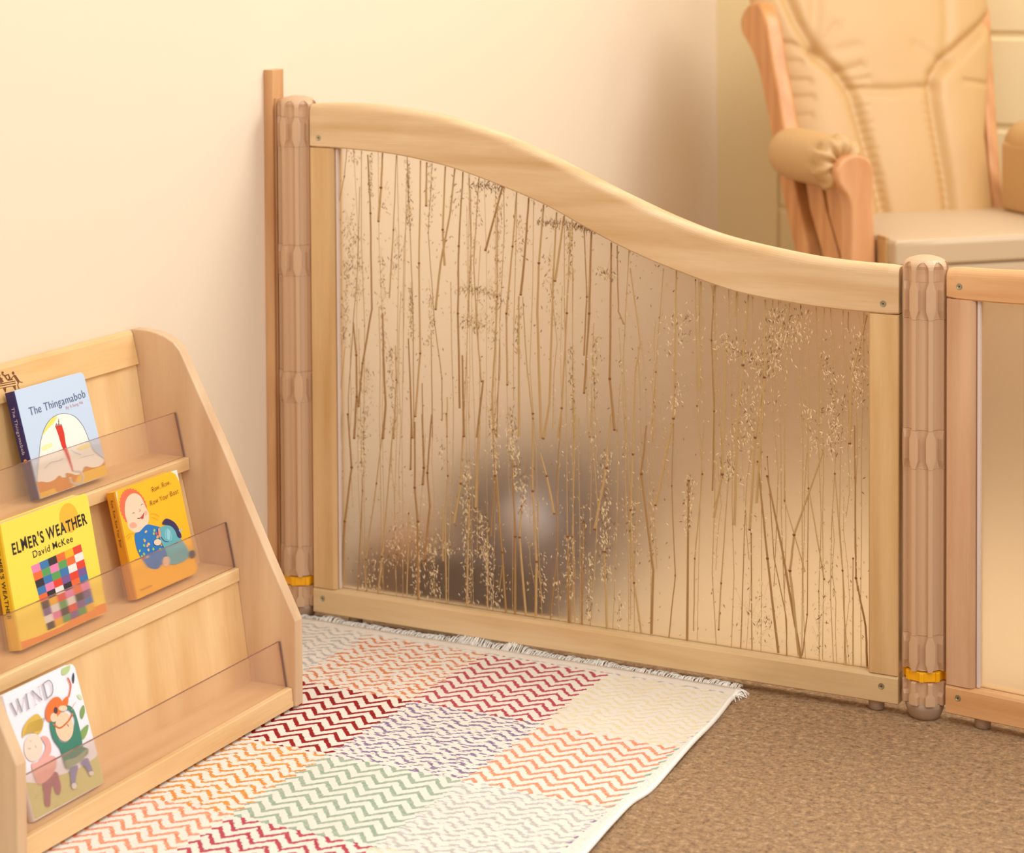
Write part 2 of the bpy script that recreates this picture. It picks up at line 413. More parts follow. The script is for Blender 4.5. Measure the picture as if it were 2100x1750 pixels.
gp = empty('room_divider', (0, 0, 0), label='wave-topped maple divider panel with dried grasses pressed in frosted glazing', cat='divider panel')
obj('top_rail', top_rail(0.084, 1.013, lambda x: interp(TOP, x), lambda x: interp(BOT, x)), M['rail'], gp, smooth=False)
stile(0.084, 0.1255, 0.0545, 0.7346, M['stile'], gp, 'right')
stile(0.9715, 1.013, 0.0545, 0.5446, M['stile'], gp, 'left')
bottom_rail(0.084, 1.013, 0.0150, 0.0542, M['rail_bottom'], gp)
P1 = pane(0.118, 0.980, 0.050, lambda x: interp(BOT, x)+0.004, gp)
for x, z in ((0.100, 0.7498), (0.1005, 0.0380), (0.992, 0.5589), (0.990, 0.0375)): screw(x, z, gp)
bm = bmesh.new(); box(bm, 0.1256, 0.1290, 0.0075, 0.0134, 0.0548, 0.7338); obj('glazing_strip', bm, M['trim_strip'], gp, bevel=.0006)
foot_stub(0.150, gp); foot_stub(0.978, gp)

pp = empty('room_divider', (1.0785, 0.0, 0), rot=(0, 0, R(-8)), label='plain frosted divider panel in reddish beech frame, right of short post', cat='divider panel')
PT = lambda x: 0.6125+0.10*(0.5-0.5*math.cos(math.pi*min(x/0.9, 1)))
PB = lambda x: PT(x)-0.0400-0.012*min(x/0.5, 1)
obj('top_rail', top_rail(0.0, 0.93, PT, PB), M['rail_r'], pp)
stile(0.0, 0.0405, 0.0545, 0.5722, M['stile_r'], pp, 'right'); stile(0.8895, 0.93, 0.0545, PB(.9)-.0004, M['stile_r'], pp, 'left')
bottom_rail(0.0, 0.93, 0.0150, 0.0542, M['rail_r'], pp)
pane(0.034, 0.896, 0.050, lambda x: PB(x)+0.004, pp)
for x, z in ((0.0185, 0.5895), (0.0178, 0.0385), (0.905, 0.69), (0.905, 0.0385)): screw(x, z, pp)
bm = bmesh.new(); box(bm, 0.0406, 0.0450, 0.0075, 0.0134, 0.0548, 0.5715); obj('glazing_strip', bm, M['trim_strip'], pp, bevel=.0006)
foot_stub(0.046, pp); foot_stub(0.89, pp)

# centre lines of the pressed stems and seed heads in the plane of the glazing (x, z)
STEMS = [[(0.143,0.734),(0.138,0.691),(0.121,0.643)],[(0.165,0.677),(0.161,0.559),(0.152,0.467),(0.142,0.352),(0.143,0.288)],[(0.152,0.467),(0.157,0.418),(0.157,0.354),(0.152,0.289)],[(0.18,0.726),(0.184,0.637),(0.185,0.491),(0.168,0.406),(0.16,0.339)],[(0.206,0.73),(0.203,0.677),(0.198,0.625)],[(0.23,0.727),(0.224,0.614),(0.216,0.51)],[(0.249,0.724),(0.253,0.616),(0.257,0.49),(0.257,0.299)],[(0.272,0.721),(0.268,0.566),(0.269,0.43),(0.26,0.333)],[(0.282,0.719),(0.281,0.653)],[(0.292,0.718),(0.284,0.613),(0.294,0.48),(0.306,0.395),(0.306,0.332)],[(0.314,0.714),(0.309,0.619),(0.312,0.565)],[(0.33,0.711),(0.322,0.645),(0.305,0.569),(0.296,0.498)],[(0.344,0.707),(0.336,0.596),(0.334,0.495),(0.336,0.353)],[(0.371,0.701),(0.361,0.572),(0.366,0.473),(0.373,0.396)],[(0.41,0.689),(0.381,0.592)],[(0.401,0.664),(0.4,0.525),(0.396,0.45),(0.391,0.379),(0.393,0.313)],[(0.433,0.681),(0.426,0.601),(0.415,0.501),(0.416,0.395)],[(0.453,0.674),(0.446,0.59),(0.439,0.53)],[(0.477,0.665),(0.469,0.579),(0.466,0.505),(0.471,0.321)],[(0.498,0.655),(0.492,0.556),(0.485,0.374),(0.475,0.321)],[(0.51,0.65),(0.495,0.554)],[(0.52,0.631),(0.514,0.509),(0.505,0.369),(0.498,0.324)],[(0.542,0.632),(0.546,0.535),(0.541,0.449)],[(0.554,0.63),(0.55,0.511),(0.541,0.394)],[(0.585,0.616),(0.582,0.419),(0.589,0.345)],[(0.594,0.612),(0.596,0.517),(0.605,0.499)],[(0.137,0.429),(0.127,0.351),(0.121,0.288)],[(0.204,0.486),(0.205,0.422),(0.208,0.346),(0.203,0.294)],[(0.226,0.437),(0.227,0.386),(0.222,0.296)],[(0.249,0.451),(0.254,0.3)],[(0.288,0.467),(0.289,0.304)],[(0.404,0.463),(0.398,0.315)],[(0.436,0.528),(0.435,0.32)],[(0.442,0.528),(0.448,0.43),(0.458,0.349)],[(0.341,0.433),(0.343,0.311)],[(0.272,0.385),(0.273,0.304)],[(0.376,0.399),(0.365,0.312)],[(0.315,0.368),(0.314,0.308)],[(0.553,0.39),(0.55,0.331)],[(0.523,0.412),(0.526,0.329)],[(0.131,0.325),(0.124,0.253),(0.128,0.055)],[(0.141,0.325),(0.147,0.244),(0.134,0.159),(0.127,0.055)],[(0.164,0.28),(0.166,0.21),(0.156,0.054)],[(0.206,0.332),(0.191,0.224),(0.171,0.104)],[(0.222,0.321),(0.206,0.167),(0.2,0.112),(0.192,0.054)],[(0.253,0.336),(0.251,0.252)],[(0.259,0.325),(0.258,0.225),(0.263,0.174),(0.263,0.055)],[(0.272,0.338),(0.274,0.257),(0.272,0.231)],[(0.288,0.339),(0.28,0.25),(0.284,0.2),(0.274,0.115)],[(0.313,0.342),(0.315,0.249),(0.31,0.179),(0.311,0.055)],[(0.306,0.202),(0.306,0.119)],[(0.343,0.345),(0.337,0.24),(0.325,0.179)],[(0.369,0.347),(0.364,0.255),(0.362,0.205)],[(0.392,0.326),(0.395,0.258),(0.406,0.145),(0.412,0.056)],[(0.394,0.258),(0.387,0.166)],[(0.458,0.356),(0.457,0.242),(0.463,0.138),(0.461,0.055)],[(0.47,0.298),(0.48,0.267),(0.492,0.212)],[(0.504,0.36),(0.495,0.246),(0.498,0.165),(0.485,0.055)],[(0.527,0.362),(0.521,0.182),(0.525,0.057)],[(0.583,0.368),(0.576,0.289),(0.557,0.197)],[(0.424,0.284),(0.428,0.171),(0.427,0.056)],[(0.439,0.217),(0.435,0.171),(0.445,0.056)],[(0.351,0.219),(0.346,0.055)],[(0.247,0.184),(0.243,0.057)],[(0.539,0.206),(0.536,0.055)],[(0.573,0.166),(0.576,0.055)],[(0.514,0.181),(0.516,0.055)],[(0.382,0.188),(0.381,0.057)],[(0.615,0.581),(0.63,0.474),(0.622,0.432),(0.618,0.313),(0.614,0.232),(0.619,0.127),(0.63,0.056)],[(0.666,0.584),(0.654,0.435),(0.65,0.333)],[(0.686,0.582),(0.681,0.371),(0.653,0.243)],[(0.715,0.57),(0.717,0.392),(0.725,0.296),(0.713,0.174),(0.711,0.07)],[(0.723,0.569),(0.721,0.416)],[(0.743,0.565),(0.739,0.487),(0.743,0.387),(0.74,0.274)],[(0.777,0.558),(0.774,0.523)],[(0.794,0.555),(0.786,0.456),(0.777,0.37),(0.773,0.229)],[(0.761,0.492),(0.755,0.299),(0.742,0.236)],[(0.819,0.55),(0.818,0.442),(0.806,0.264)],[(0.849,0.546),(0.84,0.483)],[(0.882,0.541),(0.88,0.431),(0.882,0.293),(0.905,0.169)],[(0.847,0.428),(0.847,0.272),(0.877,0.176)],[(0.939,0.542),(0.939,0.516)],[(0.965,0.539),(0.944,0.453),(0.941,0.361)],[(0.948,0.387),(0.95,0.177),(0.964,0.112),(0.966,0.057)],[(0.681,0.364),(0.678,0.274),(0.683,0.146),(0.673,0.055)],[(0.639,0.357),(0.631,0.286),(0.649,0.148),(0.646,0.057)],[(0.764,0.294),(0.753,0.144),(0.749,0.077)],[(0.789,0.252),(0.782,0.056)],[(0.818,0.442),(0.804,0.356),(0.796,0.225)],[(0.808,0.322),(0.822,0.188),(0.838,0.057)],[(0.822,0.33),(0.832,0.189),(0.85,0.106),(0.85,0.055)],[(0.822,0.303),(0.843,0.207),(0.871,0.055)],[(0.903,0.346),(0.861,0.226),(0.855,0.175),(0.868,0.058)],[(0.882,0.29),(0.88,0.117),(0.873,0.059)],[(0.92,0.317),(0.931,0.185),(0.936,0.054)],[(0.946,0.203),(0.946,0.056)],[(0.704,0.284),(0.701,0.056)],[(0.798,0.219),(0.799,0.056)]]
HEADS = [((0.249,0.722),(0.253,0.621),0.0034,110),((0.293,0.716),(0.285,0.618),0.0057,60),((0.186,0.729),(0.184,0.663),0.0027,60),((0.148,0.628),(0.156,0.508),0.0137,170),((0.141,0.558),(0.136,0.429),0.0046,130),((0.153,0.732),(0.155,0.71),0.0057,18),((0.204,0.588),(0.205,0.427),0.0046,75),((0.217,0.436),(0.225,0.299),0.0069,120),((0.253,0.527),(0.254,0.451),0.0032,90),((0.368,0.697),(0.361,0.572),0.0057,60),((0.405,0.689),(0.401,0.575),0.0069,90),((0.362,0.687),(0.415,0.689),0.0103,90),((0.47,0.64),(0.561,0.633),0.0069,170),((0.521,0.636),(0.518,0.558),0.0041,100),((0.437,0.646),(0.442,0.577),0.0091,45),((0.336,0.533),(0.403,0.525),0.0137,150),((0.347,0.484),(0.38,0.479),0.0206,110),((0.287,0.53),(0.287,0.441),0.0046,60),((0.483,0.592),(0.496,0.483),0.008,75),((0.436,0.515),(0.433,0.441),0.0034,70),((0.52,0.46),(0.525,0.363),0.0034,80),((0.563,0.481),(0.556,0.39),0.0046,70),((0.566,0.575),(0.59,0.563),0.0091,60),((0.176,0.397),(0.169,0.293),0.008,100),((0.403,0.575),(0.391,0.45),0.0091,70),((0.388,0.363),(0.391,0.315),0.0069,60),((0.424,0.363),(0.424,0.319),0.0057,50),((0.34,0.678),(0.325,0.64),0.0091,14),((0.21,0.685),(0.213,0.634),0.008,14),((0.233,0.605),(0.224,0.538),0.008,45),((0.166,0.316),(0.168,0.234),0.0042,90),((0.225,0.169),(0.219,0.098),0.0105,80),((0.26,0.174),(0.262,0.057),0.0063,140),((0.278,0.152),(0.294,0.061),0.0105,150),((0.345,0.276),(0.349,0.062),0.0067,240),((0.368,0.198),(0.392,0.063),0.0088,250),((0.392,0.349),(0.396,0.258),0.0042,80),((0.422,0.341),(0.434,0.24),0.0067,140),((0.445,0.264),(0.439,0.206),0.0034,60),((0.474,0.153),(0.476,0.074),0.0042,26),((0.499,0.114),(0.499,0.089),0.0052,18),((0.513,0.181),(0.517,0.091),0.0042,80),((0.539,0.229),(0.539,0.139),0.0034,40),((0.551,0.163),(0.546,0.061),0.0036,85),((0.576,0.311),(0.573,0.121),0.0067,230),((0.598,0.113),(0.594,0.057),0.0031,35),((0.306,0.295),(0.306,0.258),0.0038,25),((0.19,0.118),(0.173,0.061),0.0126,60),((0.299,0.15),(0.323,0.135),0.0094,50),((0.757,0.488),(0.826,0.449),0.0166,150),((0.836,0.545),(0.822,0.442),0.0133,140),((0.872,0.534),(0.847,0.485),0.0166,110),((0.958,0.521),(0.948,0.417),0.0099,110),((0.903,0.483),(0.924,0.415),0.0066,60),((0.917,0.414),(0.92,0.341),0.0106,110),((0.808,0.424),(0.782,0.333),0.0199,140),((0.882,0.404),(0.889,0.344),0.0083,40),((0.702,0.525),(0.68,0.465),0.0199,70),((0.687,0.42),(0.682,0.378),0.005,40),((0.706,0.294),(0.702,0.207),0.005,80),((0.65,0.271),(0.647,0.166),0.004,55),((0.782,0.121),(0.818,0.092),0.0166,50),((0.906,0.198),(0.896,0.065),0.0093,60),((0.616,0.249),(0.623,0.163),0.0066,45),((0.761,0.331),(0.768,0.291),0.0099,60),((0.818,0.143),(0.811,0.063),0.0199,50)]

# ------------------------------------------------------------------ dried grasses pressed in the pane
rg = random.Random(11)
GY = 0.0128
def inpane(x, z): return 0.126 < x < 0.9712 and 0.0545 < z < interp(BOT, x)
nodes_at = lambda P: P[1:-1]
for P in STEMS:
    P = [(min(max(x, 0.1262), 0.9712), min(max(z, 0.0548), interp(BOT, x)-0.0008)) for x, z in P]
    L = sum(math.hypot(a[0]-b[0], a[1]-b[1]) for a, b in zip(P, P[1:]))
    pts = []
    for a, b in zip(P, P[1:]):
        n = 5
        for k in range(n):
            t = k/n; pts.append(Vector((a[0]+(b[0]-a[0])*t+rg.uniform(-1, 1)*.0003, GY, a[1]+(b[1]-a[1])*t)))
    pts.append(Vector((P[-1][0], GY, P[-1][1])))
    r0_ = rg.choice((0.0007, 0.0009, 0.0012, 0.0014, 0.0015))*(1.15 if L < .35 else .95)
    rad = [r0_*(0.75+0.45*i/len(pts)) for i in range(len(pts))]
    b = bmesh.new(); tube(b, pts, rad, 5)
    for (x, z) in P[1:-1]:
        if rg.random() < .75: tube(b, [(x, GY-.0002, z-.0014), (x, GY-.0002, z), (x, GY-.0002, z+.0014)], [r0_*1.1, r0_*1.5, r0_*1.1], 6, mi=1)
    if rg.random() < .6:
        x, z = P[-1] if P[-1][1] > .07 else P[0]
        tube(b, [(x, GY-.0002, z-.0005), (x, GY-.0002, z+.0016)], r0_*1.25, 6, mi=1)
    o = obj('grass_stem', b, [M['stem'] if rg.random() < .6 else M['stem_dark'], M['node']], P1)
def husk(b, x, z, ang, l, w, mi):
    dx, dz = math.cos(ang), math.sin(ang)
    y = GY-0.0004-rg.random()*0.0005
    v = [Vector((x-dx*l/2, y, z-dz*l/2)), Vector((x+dz*w/2, y+.0003, z-dx*w/2)), Vector((x+dx*l/2, y, z+dz*l/2)), Vector((x-dz*w/2, y+.0003, z+dx*w/2)), Vector((x, y-.0004, z))]
    v = [b.verts.new(p) for p in v]
    for i in range(4): b.faces.new((v[i], v[(i+1) % 4], v[4])).material_index = mi
    b.faces.new((v[3], v[2], v[1], v[0])).material_index = mi
for (a, c, wd, n) in HEADS:
    b = bmesh.new()
    ax = Vector((c[0]-a[0], c[1]-a[1])); mid = ((a[0]+c[0])/2, (a[1]+c[1])/2)
    dark = .75 if (n >= 85 and abs(a[1]-c[1]) < .06 and a[1] > .6) else .28
    low = (mid[1] < .33 and mid[0] < .62) or mid[0] > .68
    cnt = 0
    # fine branchlets
    for k in range(max(3, n//9)):
        t = rg.random(); px, pz = a[0]+ax.x*t, a[1]+ax.y*t
        s = rg.choice((-1, 1)); q = (px+s*wd*rg.uniform(.3, 1.1), pz+rg.uniform(-.004, .03))
        if inpane(px, pz) and inpane(*q): tube(b, [(px, GY, pz), ((px+q[0])/2, GY-.0003, (pz+q[1])/2+.003), (q[0], GY, q[1])], .00018, 3, mi=1)
    for k in range(int(n*1.25)):
        t = rg.random(); px = a[0]+ax.x*t+rg.gauss(0, wd*.8); pz = a[1]+ax.y*t+rg.gauss(0, wd*.4)
        if not inpane(px, pz): continue
        u = rg.random()
        mi = 2 if u < dark else (3 if (low and u > .35) or u > .8 else 0)
        l = rg.uniform(.0034, .0076); husk(b, px, pz, math.pi/2+rg.gauss(0, .55), l, l*rg.uniform(.17, .28), mi); cnt += 1
    if cnt: KEEP.add(id(b)); obj('seed_head', b, [M['husk'], M['stem'], M['husk_dark'], M['husk_pale']], P1)
    else: b.free()
# finer, paler stalks between the big ones
b = bmesh.new()
for k in range(70):
    x = rg.uniform(.13, .965); zt = interp(BOT, x); z0 = rg.choice((.0548, rg.uniform(.06, zt*.6))); z1 = rg.choice((zt-.001, rg.uniform(z0+.1, zt-.001)))
    if z1-z0 < .08: continue
    P = [(x, z0)]; n = 5
    for q in range(1, n+1): P.append((P[-1][0]+rg.gauss(0, .0035), z0+(z1-z0)*q/n))
    P = [(px, pz) for px, pz in P if inpane(px, min(pz, interp(BOT, px)-.001) if pz > z0 else .06)]
    if len(P) < 3: continue
    tube(b, [(px, GY+.0001, min(pz, interp(BOT, px)-.0008)) for px, pz in P], rg.uniform(.00035, .0007), 4)
    for q in range(26):
        i = rg.randrange(len(P)-1); t = rg.random(); px = P[i][0]+(P[i+1][0]-P[i][0])*t+rg.gauss(0, .0035); pz = P[i][1]+(P[i+1][1]-P[i][1])*t
        if inpane(px, pz): l = rg.uniform(.003, .006); husk(b, px, pz, math.pi/2+rg.gauss(0, .6), l, l*.24, 1 if rg.random() < .5 else 2)
KEEP.add(id(b))
tag(obj('fine_stems', b, [M['stem'], M['husk'], M['husk_pale']], P1), kind='stuff')
# strays between the heads
b = bmesh.new()
for k in range(1700):
    x = rg.uniform(.128, .97); z = rg.uniform(.06, .73)
    if inpane(x, z) and (noise.noise(Vector((x*9, z*5, 3))) > -.15):
        l = rg.uniform(.003, .0065); u = rg.random()
        husk(b, x, z, rg.uniform(.5, 2.6), l, l*.28, 0 if u < .45 else (3 if (u < .8 and (z < .33 or x > .68)) else 2))
KEEP.add(id(b))
tag(obj('loose_seeds', b, [M['husk'], M['stem'], M['husk_dark'], M['husk_pale']], P1), kind='stuff')

# ------------------------------------------------------------------ carpet rug
RX0, RY1 = 0.0, -0.031           # pattern origin: column edge, far end of the pattern
def m_rug():
    t = NT('rug_weave'); tc = t.n('ShaderNodeTexCoord'); sx = t.n('ShaderNodeSeparateXYZ'); t.l(tc.outputs['Object'], sx.inputs[0])
    v = tc.outputs['Object']
    wob = t.noise(v, 60, 2); wob2 = t.noise(v, 37, 2)
    X = t.math('ADD', sx.outputs[0], t.math('MULTIPLY', t.math('SUBTRACT', wob, .5), .004))
    Y = t.math('ADD', sx.outputs[1], t.math('MULTIPLY', t.math('SUBTRACT', wob2, .5), .004))
    # ragged patch borders follow the weave
    zz = t.math('PINGPONG', X, 0.0196)
    bx = t.math('ADD', X, t.math('MULTIPLY', t.math('PINGPONG', Y, 0.0115), 0.8))
    cx = t.math('FLOOR', t.math('DIVIDE', t.math('SUBTRACT', bx, 0.010), 0.1985))
    ry = t.math('FLOOR', t.math('DIVIDE', t.math('SUBTRACT', RY1, t.math('ADD', Y, t.math('MULTIPLY', zz, .45))), 0.2180))
    ncol = 4
    idx = t.math('ADD', t.math('MULTIPLY', ry, ncol), cx)
    N = 28
    fac = t.math('DIVIDE', t.math('ADD', idx, 0.5), N, clamp=True)
    G, O, CR, Y_, DR, PU, SA, YO, GR = 'gray orange crimson cream darkred purple salmon yelloworange green'.split()
    cols = dict(gray=(176, 174, 172), orange=(214, 110, 62), crimson=(176, 62, 76), cream=(232, 214, 164), darkred=(160, 42, 40), purple=(104, 88, 136), salmon=(228, 132, 92), yelloworange=(216, 124, 56), green=(150, 172, 150))
    cols2 = dict(gray=(206, 202, 196), orange=(226, 150, 100), crimson=(196, 96, 104), cream=(238, 226, 190), darkred=(140, 36, 34), purple=(160, 138, 164), salmon=(238, 176, 146), yelloworange=(232, 168, 84), green=(178, 192, 172))
    styles = dict(gray=.75, orange=.62, crimson=.22, cream=.8, darkred=.05, purple=.9, salmon=.25, yelloworange=.45, green=.12)
    T = [G, O, CR, Y_,  G, DR, PU, SA,  GR, YO, GR, G,  PU, SA, CR, Y_,  O, GR, G, DR,  G, CR, YO, PU,  SA, G, DR, GR]
    r1 = t.ramp(fac, [(i/N, srgb(*cols[k])) for i, k in enumerate(T)], 'CONSTANT') if len(T) <= 32 else None
    r2 = t.ramp(fac, [(i/N, srgb(*cols2[k])) for i, k in enumerate(T)], 'CONSTANT')
    rs = t.ramp(fac, [(i/N, (styles[k],)*3+(1,)) for i, k in enumerate(T)], 'CONSTANT')
    # zigzag rows
    amp = t.math('SUBTRACT', 1.15, t.math('MULTIPLY', rs, .35))
    f = t.math('FRACT', t.math('DIVIDE', t.math('SUBTRACT', Y, t.math('MULTIPLY', zz, amp)), t.math('SUBTRACT', .0235, t.math('MULTIPLY', rs, .0085))))
    tri = t.math('ABSOLUTE', t.math('SUBTRACT', f, 0.5))          # 0 in mid stripe .. .5
    st = t.coord((55, 210, 1), rot=(0, 0, R(-45))); streak = t.noise(st, 1.0, 2, .6)
    st2 = t.coord((300, 300, 1)); fine = t.noise(st2, 1.0, 2, .6)
    thr = t.math('SUBTRACT', 0.235, t.math('MULTIPLY', rs, 0.075))
    thr = t.math('ADD', thr, t.math('MULTIPLY', t.math('MULTIPLY', t.math('SUBTRACT', streak, .5), 2.2), rs))
    thr = t.math('ADD', thr, t.math('MULTIPLY', t.math('SUBTRACT', fine, .5), .22))
    m = t.math('MULTIPLY', t.math('SUBTRACT', thr, tri), 14, clamp=True)
    white = t.mix(t.noise(v, 14, 2), srgb(232, 222, 208), srgb(242, 235, 223))
    cc = t.mix(t.math('MULTIPLY_ADD', t.math('SUBTRACT', streak, .5), 3.0, .4, clamp=True), r1, r2)
    # outside the pattern (bands at the end and along the edge) stays white
    inside = t.math('MULTIPLY', t.math('LESS_THAN', Y, RY1+0.002), t.math('LESS_THAN', X, 0.803))
    col = t.mix(t.math('MULTIPLY', m, inside), white, cc)
    t.l(col, t.p.inputs['Base Color']); t.p.inputs['Roughness'].default_value = .9; t.p.inputs['Specular IOR Level'].default_value = .1
    h = t.math('ADD', t.math('MULTIPLY', m, -.5), t.math('MULTIPLY', fine, .7))
    t.bump(h, .5, .003)
    return t.m
M['rug'] = m_rug()
M['fringe'] = plain('fringe_cotton', srgb(250, 245, 235), .9, .1)
XR = smoothtab([(-1.4, .838), (-1.1, .84), (-.85, .830), (-.62, .8265), (-.5155, .8203), (-.4388, .8135), (-.3935, .8174), (-.33, .8145), (-.271, .811), (-.2, .805), (-.1493, .801), (-.08, .794), (-.03, .789), (-.008, .785)], 4)
def rug_h(x, y):
    xe = interp(XR, y)
    e = max(0, 1-(xe-x)/0.05)
    wave = 0.5+0.5*math.sin(y*23+1.0)
    return 0.0062+0.0008*noise.noise(Vector((x*6, y*6, 0)))+0.004*e*e*wave*(1 if y < -.05 else 0)
rug = empty('rug', (0, 0, 0), label='patchwork rug of coloured zigzag squares with white fringe, on brown carpet', cat='rug')
b = bmesh.new(); NX, NY = 90, 150
G1 = []
for j in range(NY+1):
    y = -1.35+(1.342)*j/NY; xe = interp(XR, y); row = []
    for i in range(NX+1):
        x = 0.012+(xe-.012)*i/NX; row.append(b.verts.new((x, y, rug_h(x, y))))
    G1.append(row)
for j in range(NY):
    for i in range(NX): b.faces.new((G1[j][i], G1[j][i+1], G1[j+1][i+1], G1[j+1][i]))
# underside
lo = [[b.verts.new((G1[j][i].co.x, G1[j][i].co.y, max(0.0002, G1[j][i].co.z-.0058))) for i in (0, NX)] for j in range(NY+1)]
for j in range(NY):
    b.faces.new((G1[j][NX], lo[j][1], lo[j+1][1], G1[j+1][NX])); b.faces.new((G1[j][0], G1[j+1][0], lo[j+1][0], lo[j][0]))
b.faces.new([G1[0][i] for i in range(NX, -1, -1)]+[lo[0][0], lo[0][1]]); b.faces.new([G1[NY][i] for i in range(NX+1)]+[lo[NY][1], lo[NY][0]])
obj('pile', b, M['rug'], rug, smooth=True)
b = bmesh.new()
pts = []
for j in range(0, NY+1):
    y = -1.35+1.342*j/NY; x = interp(XR, y); pts.append((x, y, max(.0032, rug_h(x, y)-.0028)))
tube(b, pts, .0034, 8); obj('edge_binding', b, M['fringe'], rug, smooth=True)
b = bmesh.new(); rgf = random.Random(5)
x = 0.02
while x < 0.787:
    bunch = noise.noise(Vector((x*22, 1, 0)))
    big = math.exp(-((x-.36)/.025)**2)+.8*math.exp(-((x-.43)/.02)**2)
    l = 0.013+0.006*bunch+0.009*big+rgf.uniform(-.002, .004)
    lean = 0.5*noise.noise(Vector((x*30, 5, 2)))+rgf.uniform(-.35, .35)+.35
    lift = 0.004+max(0, bunch)*.010+.014*big+rgf.uniform(0, .003)
    z0 = .0045+rgf.uniform(-.002, .001)
    p = [(x, -.009, z0), (x+lean*l*.5, -.009+l*.55, z0+lift*.7), (x+lean*l, -.009+l, max(.0008, z0+lift*(.9 if big > .3 else .5)-.001))]
    tube(b, catmull(p, 3), .00055, 4)
    x += rgf.uniform(.0008, .0016)
for k in range(22):
    x = .786; y = -.012-rgf.random()*.03; l = rgf.uniform(.008, .02)
    tube(b, catmull([(x, y, .004), (x+l*.5, y+rgf.uniform(-.004, .006), .006), (x+l, y+rgf.uniform(-.008, .008), .001)], 3), .0006, 4)
tag(obj('fringe', b, M['fringe'], rug), kind='stuff')

# ------------------------------------------------------------------ book display shelf
YL, YR = -0.913, -0.355      # inner faces of the side panels
RZ = 0.0105                  # shelf stands on the rug
sh = empty('book_display_shelf', (0.0, (YL+YR)/2, RZ), label='low slanted maple book display rack with clear fronts, against the cream wall', cat='book rack')
T_ = Matrix.Translation((0, -(YL+YR)/2, -RZ))
def sobj(name, bm_, mats, parent=None, **k):
    bmesh.ops.transform(bm_, matrix=T_, verts=bm_.verts); return obj(name, bm_, mats, parent or sh, **k)
prof = [(0.004, RZ), (0.2802, RZ), (0.2802, 0.128), (0.2756, 0.1370), (0.2354, 0.2128), (0.1666, 0.3485), (0.1010, 0.4690), (0.0930, 0.4830), (0.0825, 0.4935), (0.066, 0.5015), (0.050, 0.5052), (0.0369, 0.507), (0.012, 0.507), (0.006, 0.505), (0.004, 0.50)]
for ya, yb in ((YL-.018, YL), (YR, YR+.018)):
    b = bmesh.new(); prism(b, prof, ya, yb, 'y'); sobj('side_panel', b, M['shelf_side'], bevel=.0022, seg=3)
SL = 0.36; ca, sa_ = math.cos(math.atan(.25)), math.sin(math.atan(.25))
# top rail
b = bmesh.new(); prism(b, [(0.0055, 0.462), (0.0250, 0.458), (0.0150, 0.500), (0.0120, 0.505), (0.006, 0.5055), (-0.003+.006, 0.503)], YL+.0005, YR-.0005, 'y'); top_r = sobj('top_rail', b, M['shelf_rail'], bevel=.002, seg=3)
# back panels
for (x0, z0, x1, z1) in ((0.0185, 0.462, 0.0415, 0.325), (0.0915, 0.322, 0.1275, 0.180), (0.1865, 0.176, 0.2095, 0.022)):
    b = bmesh.new(); prism(b, [(x0, z0), (x1, z1), (x1-.008, z1), (x0-.008, z0)], YL+.0006, YR-.0006, 'y'); sobj('back_panel', b, M['shelf_back'])
# ledges
for xb, xf, zt, tt in ((0.034, 0.1080, 0.3350, .017), (0.118, 0.1898, 0.1903, .0175), (0.203, 0.2745, 0.0365, .0185)):
    b = bmesh.new(); prism(b, [(xb, zt-tt), (xf+.001, zt-tt), (xf, zt-.001), (xf-.001, zt), (xb, zt)], YL+.0006, YR-.0006, 'y'); sobj('ledge', b, M['shelf_ledge'], bevel=.001)
b = bmesh.new(); prism(b, [(0.204, RZ+.001), (0.2765, RZ+.001), (0.2765, 0.0185), (0.204, 0.0178)], YL+.0006, YR-.0006, 'y'); sobj('plinth', b, M['shelf_ledge'])
# clear fronts
for xb, zb, xt, zt in ((0.1018, 0.3352, 0.0872, 0.3957), (0.1838, 0.1905, 0.1702, 0.2513), (0.2668, 0.0367, 0.2562, 0.0980)):
    b = bmesh.new(); th = .0035
    y0, y1 = YL+.001, YR-.0015
    v = [b.verts.new(q) for q in ((xb-th, y0, zb), (xb, y0, zb), (xt, y0, zt), (xt-th, y0, zt), (xb-th, y1, zb), (xb, y1, zb), (xt, y1, zt), (xt-th, y1, zt))]
    for f, mi in (((0, 1, 2, 3), 1), ((4, 7, 6, 5), 1), ((1, 5, 6, 2), 0), ((0, 3, 7, 4), 0), ((3, 2, 6, 7), 2), ((0, 4, 5, 1), 0)):
        b.faces.new([v[i] for i in f]).material_index = mi
    sobj('clear_front', b, [M['acrylic'], M['acrylic_edge'], M['acrylic_edge_top']])

